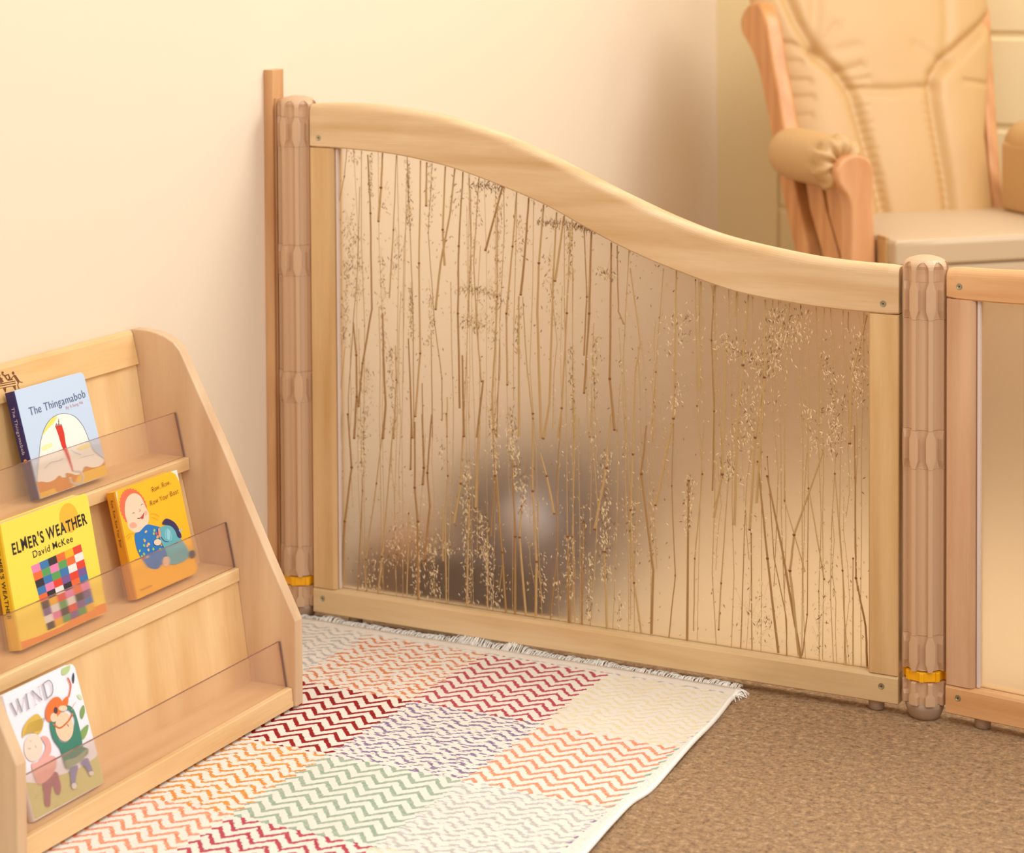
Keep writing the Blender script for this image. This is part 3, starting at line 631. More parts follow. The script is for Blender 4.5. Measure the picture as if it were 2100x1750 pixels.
# ------------------------------------------------------------------ flat drawing helpers (printing on covers)
def mat_flat(rgb, name='ink'):
    k = (name,)+tuple(rgb)
    if k not in M: M[k] = plain(name, srgb(*rgb), .4)
    return M[k]
class Print:
    """flat inks laid over a cover, each layer a hair above the last; coordinates go through self.f to cover metres"""
    def __init__(s, f, z0=0.0): s.f = f; s.bm = bmesh.new(); s.mats = []; s.z = z0; KEEP.add(id(s.bm))
    def mi(s, rgb):
        if rgb not in s.mats: s.mats.append(rgb)
        return s.mats.index(rgb)
    def poly(s, pts, rgb, smooth=0, lift=True, clip=None):
        if smooth: pts = [(v.x, v.y) for v in catmull([(a, b_, 0) for a, b_ in pts], smooth, closed=True)]
        P = [Vector(s.f(*p)+(0,)) for p in pts]
        if clip: P = [Vector((min(max(p.x, clip[0]), clip[1]), min(max(p.y, clip[2]), clip[3]), 0)) for p in P]
        tris = tessellate_polygon([P])
        if lift: s.z += 0.00003
        v = [s.bm.verts.new((p.x, p.y, s.z)) for p in P]
        for t3 in tris:
            a, b_, c = (v[i] for i in t3)
            n = (b_.co-a.co).cross(c.co-a.co)
            if n.length < 1e-12: continue
            try: f = s.bm.faces.new((a, b_, c) if n.z > 0 else (c, b_, a))
            except ValueError: continue
            f.material_index = s.mi(rgb)
    def line(s, pts, w, rgb, smooth=0):
        if smooth: pts = [(v.x, v.y) for v in catmull([(a, b_, 0) for a, b_ in pts], smooth)]
        for i, (a, b_) in enumerate(zip(pts, pts[1:])):
            d = Vector((b_[0]-a[0], b_[1]-a[1])); 
            if d.length < 1e-9: continue
            d.normalize(); n = Vector((-d.y, d.x))*w/2; e = d*w*.3
            s.poly([(a[0]-e.x+n.x, a[1]-e.y+n.y), (b_[0]+e.x+n.x, b_[1]+e.y+n.y), (b_[0]+e.x-n.x, b_[1]+e.y-n.y), (a[0]-e.x-n.x, a[1]-e.y-n.y)], rgb, lift=(i == 0))
    def ell(s, cx, cy, rx, ry, rgb, rot=0, n=28, jag=0):
        pts = []
        for k in range(n):
            a = TW*k/n; j = 1+(jag if k % 2 else 0); x, y = rx*j*math.cos(a), ry*j*math.sin(a)
            pts.append((cx+x*math.cos(rot)-y*math.sin(rot), cy+x*math.sin(rot)+y*math.cos(rot)))
        s.poly(pts, rgb)
    def build(s, name, parent):
        return obj(name, s.bm, [mat_flat(c) for c in s.mats], parent)
def homog(quad, W, H):
    """pixel of a flat picture -> metres on the cover; quad = TL, TR, BR, BL"""
    src = quad; dst = [(0, H), (W, H), (W, 0), (0, 0)]
    A = []; B = []
    for (x, y), (u, v) in zip(src, dst):
        A.append([x, y, 1, 0, 0, 0, -u*x, -u*y]); B.append(u)
        A.append([0, 0, 0, x, y, 1, -v*x, -v*y]); B.append(v)
    n = 8
    for i in range(n):
        p = max(range(i, n), key=lambda r: abs(A[r][i])); A[i], A[p] = A[p], A[i]; B[i], B[p] = B[p], B[i]
        for r in range(n):
            if r != i:
                f = A[r][i]/A[i][i]
                A[r] = [a-f*c for a, c in zip(A[r], A[i])]; B[r] -= f*B[i]
    h = [B[i]/A[i][i] for i in range(n)]
    def f(x, y):
        d = h[6]*x+h[7]*y+1
        return ((h[0]*x+h[1]*y+h[2])/d, (h[3]*x+h[4]*y+h[5])/d)
    return f
_fc = {}
def glyph(ch, bold):
    k = (ch, bold)
    if k not in _fc:
        cu = bpy.data.curves.new('t', 'FONT'); cu.body = ch; cu.size = 1; cu.offset = bold; cu.resolution_u = 4
        o = bpy.data.objects.new('t', cu); C.objects.link(o)
        dg = bpy.context.evaluated_depsgraph_get(); me = bpy.data.meshes.new_from_object(o.evaluated_get(dg))
        vs = [v.co.copy() for v in me.vertices]; fs = [tuple(p.vertices) for p in me.polygons]
        bpy.data.objects.remove(o); bpy.data.curves.remove(cu); bpy.data.meshes.remove(me)
        wd = max((v.x for v in vs), default=.25)
        _fc[k] = (vs, fs, wd)
    return _fc[k]
def lettering(name, text, parent, mat, size, width, M4, bold=0.0, jit=0.0, sx=1.0, seed=1):
    """one mesh holding a line of lettering, scaled to a given width, starting at the local origin"""
    rr = random.Random(seed); b = bmesh.new(); KEEP.add(id(b)); x = 0; tot = []
    for ch in text:
        if ch == ' ': x += .30; continue
        vs, fs, wd = glyph(ch, bold); tot.append((x, vs, fs)); x += wd+.075
    k = width/max(x-.075, .01)
    for x0, vs, fs in tot:
        a = rr.uniform(-jit, jit); sc = 1+rr.uniform(-jit, jit)*.5; dy = rr.uniform(-jit, jit)*.18
        nv = []
        for v in vs:
            px, py = v.x, v.y*sc
            nv.append(b.verts.new(M4 @ Vector(((x0+px*math.cos(a)-py*math.sin(a)*.6)*k, (py*math.cos(a)+px*math.sin(a)+dy)*size, 0))))
        for f in fs:
            try: b.faces.new([nv[i] for i in f])
            except ValueError: pass
    bmesh.ops.reverse_faces(b, faces=[f for f in b.faces if f.calc_area() > 0 and (f.normal_update() or f.normal.dot(M4.to_3x3() @ Vector((0, 0, 1))) < 0)])
    return obj(name, b, mat, parent)

# burned-in maker's mark on the top rail: three figures at a trestle table
ang = math.atan2(0.0100, 0.042)
E_ = Matrix(((0, -math.sin(ang), math.cos(ang), 0.0220), (1, 0, 0, -0.643+(-(YL+YR)/2)), (0, math.cos(ang), math.sin(ang), 0.4727-RZ), (0, 0, 0, 1)))
mk = Print(lambda x, y: (x*0.000174, (350-y)*0.000115-x*0.0000318))
br = (120, 66, 34)
mk.line([(-30, 262), (165, 225)], 9, br); mk.line([(-30, 285), (165, 248)], 9, br); mk.line([(-30, 310), (160, 275)], 6, br)
mk.poly([(20, 300), (55, 292), (42, 352), (36, 352)], br); mk.poly([(125, 280), (158, 275), (155, 325), (148, 325)], br)
mk.ell(48, 128, 12, 12, br); mk.line([(40, 145), (65, 165), (105, 150), (115, 190), (90, 215), (140, 205)], 11, br)
mk.line([(65, 165), (82, 205)], 12, br); mk.ell(160, 132, 12, 16, br); mk.poly([(160, 150), (182, 160), (212, 225), (190, 240), (165, 180)], br)
mk.line([(165, 160), (120, 205)], 8, br); mk.line([(205, 232), (240, 240)], 8, br); mk.line([(200, 235), (182, 270), (190, 312)], 7, br)
mk.ell(4, 160, 12, 14, br); mk.poly([(-5, 175), (12, 178), (40, 230), (10, 246), (-14, 225)], br); mk.line([(5, 185), (35, 200)], 7, br)
mo = mk.build('burned_mark', top_r)
mo.data.transform(E_)
mo['label'] = 'dark brown burned-in mark of figures at a table'

# ------------------------------------------------------------------ the four board books
def make_book(yl, W, xb, zb, xt, zt, th, spine_c, cover_c, label, page=(228, 216, 196), rc=.007):
    s = math.atan2(xb-xt, zt-zb); H = math.hypot(xb-xt, zt-zb)
    U_ = Vector((0, 1, 0)); V_ = Vector((-math.sin(s), 0, math.cos(s))); N_ = Vector((math.cos(s), 0, math.sin(s)))
    root = empty('board_book', label=label, cat='book', group='board books on the display rack')
    root.matrix_world = Matrix(((U_.x, V_.x, N_.x, xb), (U_.y, V_.y, N_.y, yl), (U_.z, V_.z, N_.z, zb), (0, 0, 0, 1)))
    def outline(x0, x1, y0, y1, r):
        P = [(x0, y0)]
        for k in range(6): a = -math.pi/2+k*math.pi/10; P.append((x1-r+r*math.cos(a), y0+r+r*math.sin(a)))
        for k in range(6): a = k*math.pi/10; P.append((x1-r+r*math.cos(a), y1-r+r*math.sin(a)))
        P.append((x0, y1)); return P
    b = bmesh.new(); prism(b, outline(.0, W, 0, H, rc), -.0014, 0, 'z'); obj('front_cover', b, mat_flat(cover_c, 'cover'), root, bevel=.0004, seg=2)
    b = bmesh.new(); prism(b, outline(.0, W, 0, H, rc), -th, -th+.0014, 'z'); obj('back_cover', b, mat_flat(cover_c, 'cover'), root)
    b = bmesh.new(); prism(b, outline(.0012, W-.0012, 0.0008, H-.0008, rc), -th+.0014, -.0014, 'z'); obj('pages', b, mat_flat(page, 'card_pages'), root)
    b = bmesh.new(); c = .002
    prism(b, [(-.0012, -th+c), (-.0012+c*.4, -th), (.003, -th), (.003, -.0001), (-.0012+c*.8, -.0001), (-.0012, -c)], 0, H, 'y'); obj('spine', b, mat_flat(spine_c, 'spine'), root, bevel=.0003)
    return root, W, H
def clampf(f, W, H, m=.0006):
    def g(x, y):
        u, v = f(x, y); return (min(max(u, m), W-m), min(max(v, m), H-m))
    return g
def spine_text(root, text, col, th, y_top, width, size, bold=0.0, name='spine_lettering'):
    # reads downwards on the spine, which faces the local -x side
    Mx = Matrix(((0, 0, -1, -.0015), (-1, 0, 0, y_top), (0, 1, 0, -th*.5-size*.36), (0, 0, 0, 1)))
    return lettering(name, text, root, mat_flat(col), size, width, Mx, bold)
def T2(x, y, z, rot=0.0):
    return Matrix.Translation((x, y, z)) @ Matrix.Rotation(rot, 4, 'Z')

# --- pale blue book, top tier
bk, W, H = make_book(-.6445, .1395, .0835, .3410, .0440, .4765, .0165, (44, 34, 100), (196, 216, 238),
                     'pale blue board book with a red umbrella picture, navy spine, on top tier')
f = clampf(homog([(80, 368), (890, 160), (1250, 1350), (432, 1632)], W, H), W, H)
pr = Print(f)
pr.poly([(375, 1420), (560, 1330), (760, 1320), (950, 1260), (1200, 1150), (1260, 1360), (432, 1640)], (214, 142, 62))
pr.poly([(900, 1330), (1240, 1220), (1250, 1350), (820, 1500)], (238, 192, 62))
pr.poly([(420, 1560), (600, 1500), (640, 1560), (440, 1632)], (232, 186, 66))
arch = [(405, 1075), (415, 950), (450, 820), (505, 720), (590, 655), (690, 635), (800, 665), (890, 750), (950, 850), (1000, 960), (1050, 1060), (1120, 1120), (1190, 1175), (1150, 1240), (1050, 1262), (960, 1245), (930, 1310), (870, 1350), (800, 1330), (730, 1325), (735, 1370), (690, 1375), (650, 1350), (600, 1400), (520, 1430), (440, 1420), (385, 1400)]
pr.poly([(x+(-6 if x < 700 else 6), y-6) for x, y in arch], (120, 128, 140), smooth=3)
pr.poly(arch, (242, 240, 230), smooth=3)
pr.poly([(470, 780), (530, 690), (600, 665), (560, 740), (500, 800), (430, 880)], (248, 226, 110), smooth=3)
pr.poly([(430, 1010), (540, 970), (560, 1000), (500, 1040), (440, 1060)], (246, 236, 170), smooth=3)
pr.poly([(850, 1030), (980, 980), (1020, 1010), (900, 1060)], (238, 228, 160), smooth=3)
pr.line([(470, 1270), (540, 1200), (640, 1180), (690, 1150)], 9, (196, 204, 206), 4); pr.line([(780, 1050), (840, 1090), (900, 1110)], 9, (176, 190, 200), 4)
pr.line([(900, 1150), (960, 1130), (1060, 1110)], 6, (196, 200, 204), 4)
pr.poly([(580, 775), (655, 752), (690, 850), (716, 985), (770, 1130), (826, 1310), (806, 1300), (740, 1150), (665, 1000), (620, 870)], (214, 52, 40))
pr.poly([(612, 730), (618, 680), (626, 735)], (110, 100, 100)); pr.poly([(580, 775), (592, 735), (606, 765), (622, 728), (634, 760), (650, 752), (655, 770)], (150, 130, 126))
pr.line([(835, 1310), (900, 1310), (940, 1370), (925, 1430), (870, 1455), (805, 1430), (785, 1380)], 24, (238, 234, 228), 5)
LZ = pr.z+.00012; pr.build('cover_picture', bk)
u0_, v0_ = f(250, 606); u1_, v1_ = f(905, 445); rot = math.atan2(v1_-v0_, u1_-u0_)*.6
lettering('title', 'The Thingamabob', bk, mat_flat((92, 106, 136)), .0150, .115, T2(.017, H*.745, LZ, .02), -.006, .05)
lettering('author_line', 'By Il Sung Na', bk, mat_flat((214, 150, 160)), .0055, .036, T2(.088, H*.705, LZ, .03), 0)
spine_text(bk, 'The Thingamabob', (206, 200, 226), .0165, H*.86, .062, .0072)
pr = Print(lambda x, y: (x, y)); pr.ell(0, 0, .0028, .0028, (230, 170, 80), n=16); pr.ell(.0008, .0006, .0016, .0016, (220, 90, 120), n=12)
o = pr.build('spine_emblem', bk); o.data.transform(Matrix(((0, 0, -1, -.0015), (-1, 0, 0, H*.36), (0, 1, 0, -.0082), (0, 0, 0, 1))))

# --- yellow book, middle tier: title, sun and ground; the patchwork is a plain quilt of coloured squares
bk, W, H = make_book(-.7760, .1670, .1600, .1960, .1300, .3465, .0190, (246, 206, 40), (252, 222, 84),
                     'bright yellow board book with black title and orange sun, on middle tier', page=(236, 206, 150))
f = clampf(homog([(0, 275), (890, 0), (1220, 1385), (262, 1740)], W, H), W, H)
pr = Print(f)
pr.ell(712, 262, 100, 165, (246, 184, 60), rot=-.2, n=40)
pr.poly([(235, 1640), (440, 1590), (700, 1500), (940, 1340), (1210, 1260), (1225, 1390), (262, 1745)], (240, 146, 60))
ptc = [(226, 70, 52), (240, 180, 44), (60, 120, 176), (230, 132, 176), (92, 160, 92), (120, 92, 150), (52, 48, 56), (236, 232, 226), (236, 110, 60)]
rq = random.Random(3)
def quilt(x0, y0, dx, dy, nx, ny, sx, sy):
    last = None
    for j in range(ny):
        for i in range(nx):
            c = rq.choice([k for k in ptc if k != last]); last = c
            X = lambda a, b_: (x0+a*dx[0]+b_*dy[0]+rq.uniform(-6, 6), y0+a*dx[1]+b_*dy[1]+rq.uniform(-6, 6))
            p = [(x0+i*dx[0]+j*dy[0], y0+i*dx[1]+j*dy[1])]; q = p[0]
            pr.poly([q, (q[0]+dx[0], q[1]+dx[1]), (q[0]+dx[0]+dy[0], q[1]+dx[1]+dy[1]), (q[0]+dy[0], q[1]+dy[1])], c, lift=(i == 0 and j == 0))
quilt(330, 760, (88, -34), (24, 86), 6, 9, 0, 0)
LZ = pr.z+.00012; pr.build('cover_picture', bk)
Mt = T2(.012, H*.735, LZ, 0.02)
lettering('title', "ELMER'S WEATHER", bk, mat_flat((38, 36, 40)), .0200, .146, Mt, .028, .09, seed=4)
lettering('author_line', 'David McKee', bk, mat_flat((44, 42, 44)), .0120, .078, T2(.047, H*.650, LZ, 0.02), .01, .04, seed=2)
spine_text(bk, "ELMER'S WEATHER", (60, 50, 30), .019, H*.80, .085, .0085, .02)

# --- orange book, middle tier
bk, W, H = make_book(-.5480, .1360, .1620, .1958, .1280, .3330, .0155, (226, 150, 30), (253, 186, 36),
                     'orange board book with a laughing baby picture, worn white corners, on middle tier', page=(226, 170, 90), rc=.010)
f = clampf(homog([(180, 345), (905, 70), (1210, 1330), (480, 1640)], W, H), W, H)
pr = Print(f)
wn = Print(f)
wn.poly([(180, 340), (400, 262), (480, 222), (600, 180), (770, 118), (830, 100), (890, 130), (920, 190), (940, 220), (960, 290), (905, 60), (300, 280)], (238, 230, 222))
wn.build('worn_corner', bk); wn = Print(f)
wn.poly([(175, 340), (200, 330), (215, 480), (290, 820), (350, 1120), (330, 1130), (260, 860)], (240, 214, 180))
wn.build('worn_hinge', bk)
pr.ell(400, 540, 150, 235, (228, 110, 76), rot=-.33, n=60, jag=.07)
pr.poly([(330, 400), (400, 360), (480, 400), (540, 520), (585, 620), (570, 740), (500, 820), (420, 828), (350, 780), (335, 720), (300, 600), (300, 480)], (246, 208, 178), smooth=4)
pr.ell(400, 745, 44, 36, (240, 168, 140)); pr.ell(545, 600, 22, 30, (242, 180, 150))
pr.line([(450, 662), (490, 655), (525, 600)], 9, (150, 60, 60), 4); pr.poly([(480, 655), (525, 605), (520, 665), (500, 672)], (196, 60, 70))
pr.line([(385, 605), (400, 592), (412, 600)], 5, (120, 80, 60)); pr.line([(485, 505), (495, 490), (510, 492)], 5, (120, 80, 60)); pr.line([(470, 550), (482, 572), (462, 580)], 5, (200, 130, 100), 3)
body = [(420, 850), (480, 820), (560, 740), (640, 750), (720, 775), (760, 840), (760, 900), (740, 1000), (880, 960), (900, 1010), (840, 1080), (820, 1200), (760, 1220), (700, 1280), (600, 1260), (540, 1190), (480, 1100), (440, 1000)]
pr.poly(body, (30, 118, 190), smooth=4)
for k in range(30):
    x, y = rq.uniform(450, 780), rq.uniform(790, 1230)
    if (x-600)**2/170**2+(y-1000)**2/230**2 < 1:
        c = rq.choice([(236, 190, 110), (226, 80, 70), (160, 200, 90), (240, 160, 120)]); a = rq.uniform(-.7, .7)
        pr.ell(x, y, 13, 19, c, rot=a, n=8)
pr.poly([(720, 780), (800, 750), (880, 780), (930, 860), (1000, 950), (1060, 1040), (1080, 1120), (1020, 1190), (900, 1230), (830, 1200), (800, 1080), (740, 960), (700, 850)], (96, 176, 186), smooth=4)
pr.poly([(790, 800), (850, 810), (860, 920), (810, 940), (780, 880)], (140, 206, 216), smooth=4); pr.line([(800, 800), (790, 870), (810, 930), (845, 920), (850, 830), (825, 798)], 5, (50, 110, 150), 4)
pr.poly([(740, 730), (780, 670), (850, 690), (910, 740), (960, 830), (980, 900), (935, 900), (900, 820), (850, 765), (790, 745)], (52, 46, 92), smooth=3)
pr.poly([(940, 810), (985, 795), (965, 845)], (150, 200, 210)); pr.ell(1115, 1110, 40, 52, (60, 56, 80)); pr.ell(800, 1190, 45, 62, (240, 200, 170))
pr.ell(690, 955, 44, 38, (250, 208, 180)); pr.poly([(690, 790), (710, 780), (730, 900), (700, 880)], (240, 150, 110)); pr.line([(730, 890), (770, 940), (820, 950)], 9, (60, 80, 150), 4)
for a in ([(600, 610), (650, 612), (700, 640)], [(610, 650), (650, 665), (690, 690)], [(310, 890), (350, 850), (400, 850)], [(335, 915), (350, 885), (375, 880)]): pr.line(a, 4, (206, 130, 30), 4)
LZ = pr.z+.00012; pr.build('cover_picture', bk)
u, v = f(608, 350); lettering('title', 'Row, Row,', bk, mat_flat((70, 48, 30)), .0098, .042, T2(u, v, LZ, .04), -.008, .07, seed=8)
u, v = f(592, 515); lettering('title', 'Row Your Boat', bk, mat_flat((70, 48, 30)), .0098, .064, T2(u, v, LZ, .04), -.008, .07, seed=9)
u, v = f(500, 1545); lettering('author_line', 'Annie Kubler', bk, mat_flat((150, 90, 40)), .0042, .026, T2(u, v, LZ, .0), 0)
spine_text(bk, 'Row, Row, Row Your Boat', (90, 60, 40), .0155, H*.93, .062, .006)

# --- white book, bottom tier
bk, W, H = make_book(-.8725, .1300, .2565, .0395, .2120, .1790, .0085, (236, 232, 236), (240, 238, 246),
                     'white board book with two windblown children drawn in pink and green, on bottom tier', rc=.008)
f = clampf(homog([(-10, 362), (700, 60), (1065, 1290), (305, 1745)], W, H), W, H)
pr = Print(f)
pr.poly([(150, 1310), (400, 1300), (600, 1200), (800, 1120), (960, 1010), (1000, 960), (1070, 1290), (270, 1745)], (208, 202, 134))
for k in range(26):
    x, y = rq.uniform(300, 1020), rq.uniform(1150, 1600); pr.line([(x, y), (x+rq.uniform(14, 40), y-rq.uniform(30, 70))], 7, rq.choice([(180, 178, 100), (222, 214, 150), (160, 170, 100)]))
pr.poly([(580, 170), (590, 90), (650, 60), (660, 120), (630, 165)], (184, 206, 140), smooth=4); pr.poly([(683, 200), (695, 155), (706, 200), (700, 255), (688, 250)], (60, 70, 70), smooth=3)
pr.poly([(735, 370), (770, 370), (790, 410), (760, 410)], (206, 222, 172), smooth=3)
pr.poly([(775, 520), (805, 470), (820, 540), (795, 610), (775, 580)], (128, 160, 92), smooth=4); pr.poly([(780, 740), (855, 668), (855, 740), (820, 815), (775, 825)], (136, 166, 96), smooth=4)
# fair-haired child in pink
pr.poly([(390, 1290), (440, 1200), (540, 1170), (570, 1250), (590, 1340), (570, 1430), (530, 1400), (500, 1310), (480, 1420), (470, 1560), (415, 1545), (405, 1420)], (164, 98, 112), smooth=4)
pr.poly([(270, 1080), (330, 1060), (420, 990), (530, 1010), (530, 1130), (480, 1220), (400, 1290), (340, 1300), (300, 1220)], (236, 176, 166), smooth=4)
pr.poly([(370, 790), (440, 790), (480, 880), (470, 970), (400, 1010), (350, 1040), (400, 960), (420, 880)], (232, 170, 160), smooth=4)
pr.ell(290, 900, 98, 150, (240, 216, 196), rot=.05, n=40)
pr.poly([(175, 790), (190, 680), (260, 590), (340, 550), (395, 640), (380, 720), (340, 760), (280, 740), (220, 760)], (216, 182, 88), smooth=3)
for k in range(12): x = 200+k*15; pr.line([(x, 760-k*4), (x+50, 640-k*5)], 5, (188, 150, 64))
for a in ([(255, 835), (270, 825)], [(235, 905), (245, 915), (262, 905)], [(310, 880), (318, 900)]): pr.line(a, 4, (170, 130, 110))
# red-haired child in green
pr.ell(500, 510, 78, 130, (228, 118, 58), rot=.35, n=36)
pr.poly([(575, 440), (640, 380), (640, 470), (600, 490)], (228, 118, 58), smooth=3); pr.line([(650, 390), (668, 290), (655, 240), (635, 205)], 13, (232, 120, 84), 5)
pr.poly([(465, 640), (510, 640), (545, 800), (600, 850), (670, 820), (720, 640), (680, 540), (620, 500), (640, 470), (700, 510), (750, 640), (790, 800), (810, 900), (860, 920), (840, 1000), (650, 1050), (640, 1140), (600, 1020), (570, 920), (500, 820), (470, 720)], (62, 132, 112), smooth=3)
pr.poly([(625, 1050), (740, 1010), (850, 920), (830, 1010), (800, 1040), (660, 1140)], (150, 170, 140), smooth=3)
pr.ell(610, 690, 92, 150, (240, 206, 172), rot=-.1, n=40)
pr.ell(500, 590, 36, 46, (240, 206, 172)); pr.line([(500, 660), (560, 700), (640, 640), (690, 560)], 17, (230, 124, 70), 5); pr.line([(680, 520), (700, 470), (720, 440)], 5, (240, 170, 150), 3)
pr.ell(590, 500, 45, 28, (240, 208, 176)); pr.ell(518, 520, 20, 34, (84, 60, 66)); pr.line([(640, 665), (652, 685)], 8, (170, 90, 90))
pr.poly([(680, 1140), (760, 1100), (745, 1220), (735, 1310), (700, 1320), (690, 1240)], (134, 134, 180), smooth=3); pr.poly([(790, 1070), (855, 1020), (890, 1090), (920, 1170), (880, 1185), (850, 1130)], (134, 134, 180), smooth=3)
pr.ell(725, 1330, 28, 34, (226, 222, 228)); pr.ell(905, 1190, 28, 24, (226, 222, 228))
LZ = pr.z+.00012; pr.build('cover_picture', bk)
g2 = Print(f); g2.z = LZ; gc = (158, 154, 164)
for a, w_ in (([(62, 438), (116, 556)], 15), ([(116, 556), (140, 452)], 4), ([(126, 398), (172, 524)], 15), ([(172, 524), (190, 388)], 4), ([(46, 446), (78, 430)], 4), ([(112, 404), (140, 392)], 4), ([(178, 394), (202, 382)], 4),
              ([(216, 352), (240, 498)], 15), ([(202, 360), (236, 344)], 4), ([(224, 506), (258, 490)], 4),
              ([(276, 326), (310, 460)], 4), ([(276, 322), (372, 412)], 15), ([(340, 284), (372, 412)], 4), ([(262, 334), (290, 318)], 4), ([(326, 292), (354, 276)], 4), ([(298, 468), (324, 454)], 4),
              ([(386, 258), (424, 398)], 15), ([(370, 266), (402, 250)], 4), ([(410, 406), (440, 392)], 4)):
    g2.line(a, w_, gc)
g2.line([(392, 250), (440, 226), (474, 260), (482, 320), (468, 366), (424, 398)], 9, gc, 5)
g2.build('title', bk)

# ------------------------------------------------------------------ glider armchair in the corner
ch = empty('glider_armchair', (0.609, 1.373, 0), rot=(0, 0, R(44)), label='tan leather glider armchair with wooden frame in the far corner', cat='armchair')
def leather_sheet(fun, nu, nv, back):
    b = bmesh.new()
    Fv = [[b.verts.new(fun(i/nu, j/nv)) for i in range(nu+1)] for j in range(nv+1)]
    Bv = [[b.verts.new(back(i/nu, j/nv)) for i in range(nu+1)] for j in range(nv+1)]
    for j in range(nv):
        for i in range(nu):
            b.faces.new((Fv[j][i], Fv[j][i+1], Fv[j+1][i+1], Fv[j+1][i])); b.faces.new((Bv[j][i], Bv[j+1][i], Bv[j+1][i+1], Bv[j][i+1]))
    for j in range(nv):
        b.faces.new((Fv[j][0], Fv[j+1][0], Bv[j+1][0], Bv[j][0])); b.faces.new((Fv[j][nu], Bv[j][nu], Bv[j+1][nu], Fv[j+1][nu]))
    for i in range(nu):
        b.faces.new((Fv[0][i], Bv[0][i], Bv[0][i+1], Fv[0][i+1])); b.faces.new((Fv[nv][i], Fv[nv][i+1], Bv[nv][i+1], Bv[nv][i]))
    return b
def polydist(P, pts):
    best = 9; bt = 0; acc = 0
    for a, c in zip(pts, pts[1:]):
        dx, dy = c[0]-a[0], c[1]-a[1]; L2 = dx*dx+dy*dy
        t = max(0, min(1, ((P[0]-a[0])*dx+(P[1]-a[1])*dy)/L2)); d = math.hypot(P[0]-a[0]-t*dx, P[1]-a[1]-t*dy)
        if d < best: best = d
    return best
SEAMS = [([(-.170, .96), (-.150, .88), (-.122, .815), (-.085, .775), (-.062, .73), (-.055, .66), (-.045, .55), (-.040, .465)], .020, .013),
         ([(.300, .875), (.22, .83), (.158, .792), (.128, .765), (.116, .72), (.112, .66), (.108, .55), (.100, .465)], .020, .013),
         ([(-.060, .744), (.03, .740), (.118, .744)], .008, .010),
         ([(.158, .79), (.185, .86), (.205, .95)], .007, .014), ([(-.122, .815), (-.118, .86), (-.10, .93)], .006, .016)]
FOLDS = [([(-.215, .84), (-.17, .835), (-.125, .812)], .007, .008), ([(-.215, .80), (-.16, .80)], .004, .007), ([(-.215, .765), (-.15, .762)], .005, .007), ([(-.215, .728), (-.15, .73)], .005, .007), ([(-.215, .69), (-.16, .695)], .004, .007),
         ([(.26, .745), (.20, .755)], .006, .006), ([(.27, .85), (.20, .80), (.17, .79)], .005, .008), ([(-.085, .775), (-.03, .79)], .005, .010), ([(-.07, .76), (-.02, .765)], .004, .008), ([(-.122, .815), (-.07, .87)], .004, .012),
         ([(-.122, .815), (-.03, .83)], .003, .012), ([(.158, .79), (.10, .83)], .003, .012)]
rt = random.Random(9)
for k in range(16):
    z = .74-.27*k/16; FOLDS.append(([(-.055, z), (-.030-.01*rt.random(), z+.006)], .0020, .004)); FOLDS.append(([(.108, z), (.090, z+.005)], .0016, .004))
def bc_x(u, z):
    l = interp([(.46, -.205), (.66, -.214), (.93, -.226), (1.0, -.215), (1.05, -.15)], z); r = interp([(.46, .215), (.64, .240), (.82, .300), (.93, .318), (1.0, .306), (1.05, .23)], z)
    return l+(r-l)*u
def bc_f(u, v):
    z = .462+.588*v; x = bc_x(u, z); cl = bc_x(.5, z); hw = (bc_x(1, z)-bc_x(0, z))/2; e = abs(x-cl)/hw
    puff = .058*(1-e**4.5)**.5 if e < 1 else 0
    puff *= min(1, ((v+.004)/.05))**.4*min(1, (1.004-v)/.08)**.45
    d = 0
    for pts, dep, wd in SEAMS+FOLDS:
        q = polydist((x, z), pts)
        if q < wd*3.2: d += dep*math.exp(-(q/wd)**2)
    pad = 0
    for (px, pz, rx, rz, hh) in ((.03, .60, .075, .16, .012), (-.13, .60, .07, .2, .014), (.165, .58, .06, .2, .014), (.02, .86, .13, .1, .012), (-.17, .9, .04, .1, .006)):
        pad += hh*math.exp(-((x-px)/rx)**2-((z-pz)/rz)**2)
    y = -.006+.45*(z-.47)-(puff+pad-d)*.9+.055
    return Vector((x, y, z))
def bc_b(u, v):
    z = .462+.588*v; x = bc_x(u, z); e = abs(2*u-1)
    return Vector((x, -.006+.45*(z-.47)+.055+.045*(1-e**4)**.5, z))
obj('back_cushion', leather_sheet(bc_f, 150, 170, bc_b), M['leather'], ch, smooth=True)
# seat cushion, box pad with a front band
def slab(x0, x1, y0, y1, z0, z1, mat, name, r=.02, n=2, crown=.0):
    b = bmesh.new(); box(b, x0, x1, y0, y1, z0, z1)
    if crown:
        bmesh.ops.subdivide_edges(b, edges=b.edges, cuts=7, use_grid_fill=True)
        for v in b.verts:
            if v.co.z > z1-1e-5:
                a = (v.co.x-x0)/(x1-x0)*2-1; c = (v.co.y-y0)/(y1-y0)*2-1; v.co.z += crown*(1-a*a)*(1-c*c)
    o = obj(name, b, mat, ch, bevel=r, seg=4)
    for p in o.data.polygons: p.use_smooth = True
    return o
slab(-.19, .235, -.330, .06, .452, .500, M['leather_pale'], 'seat_cushion', r=.010, crown=.012)
slab(-.186, .230, -.326, .06, .400, .4515, M['leather_pale'], 'seat_border', r=.008)
bm = bmesh.new(); box(bm, -.194, -.187, -.300, -.262, .405, .498); box(bm, -.194, -.187, -.300, -.262, .498, .504); obj('strap', bm, M['leather'], ch, bevel=.002)
bm = bmesh.new(); box(bm, -.23, .27, -.28, .06, .345, .398); obj('seat_frame', bm, M['chair_wood'], ch, bevel=.006)
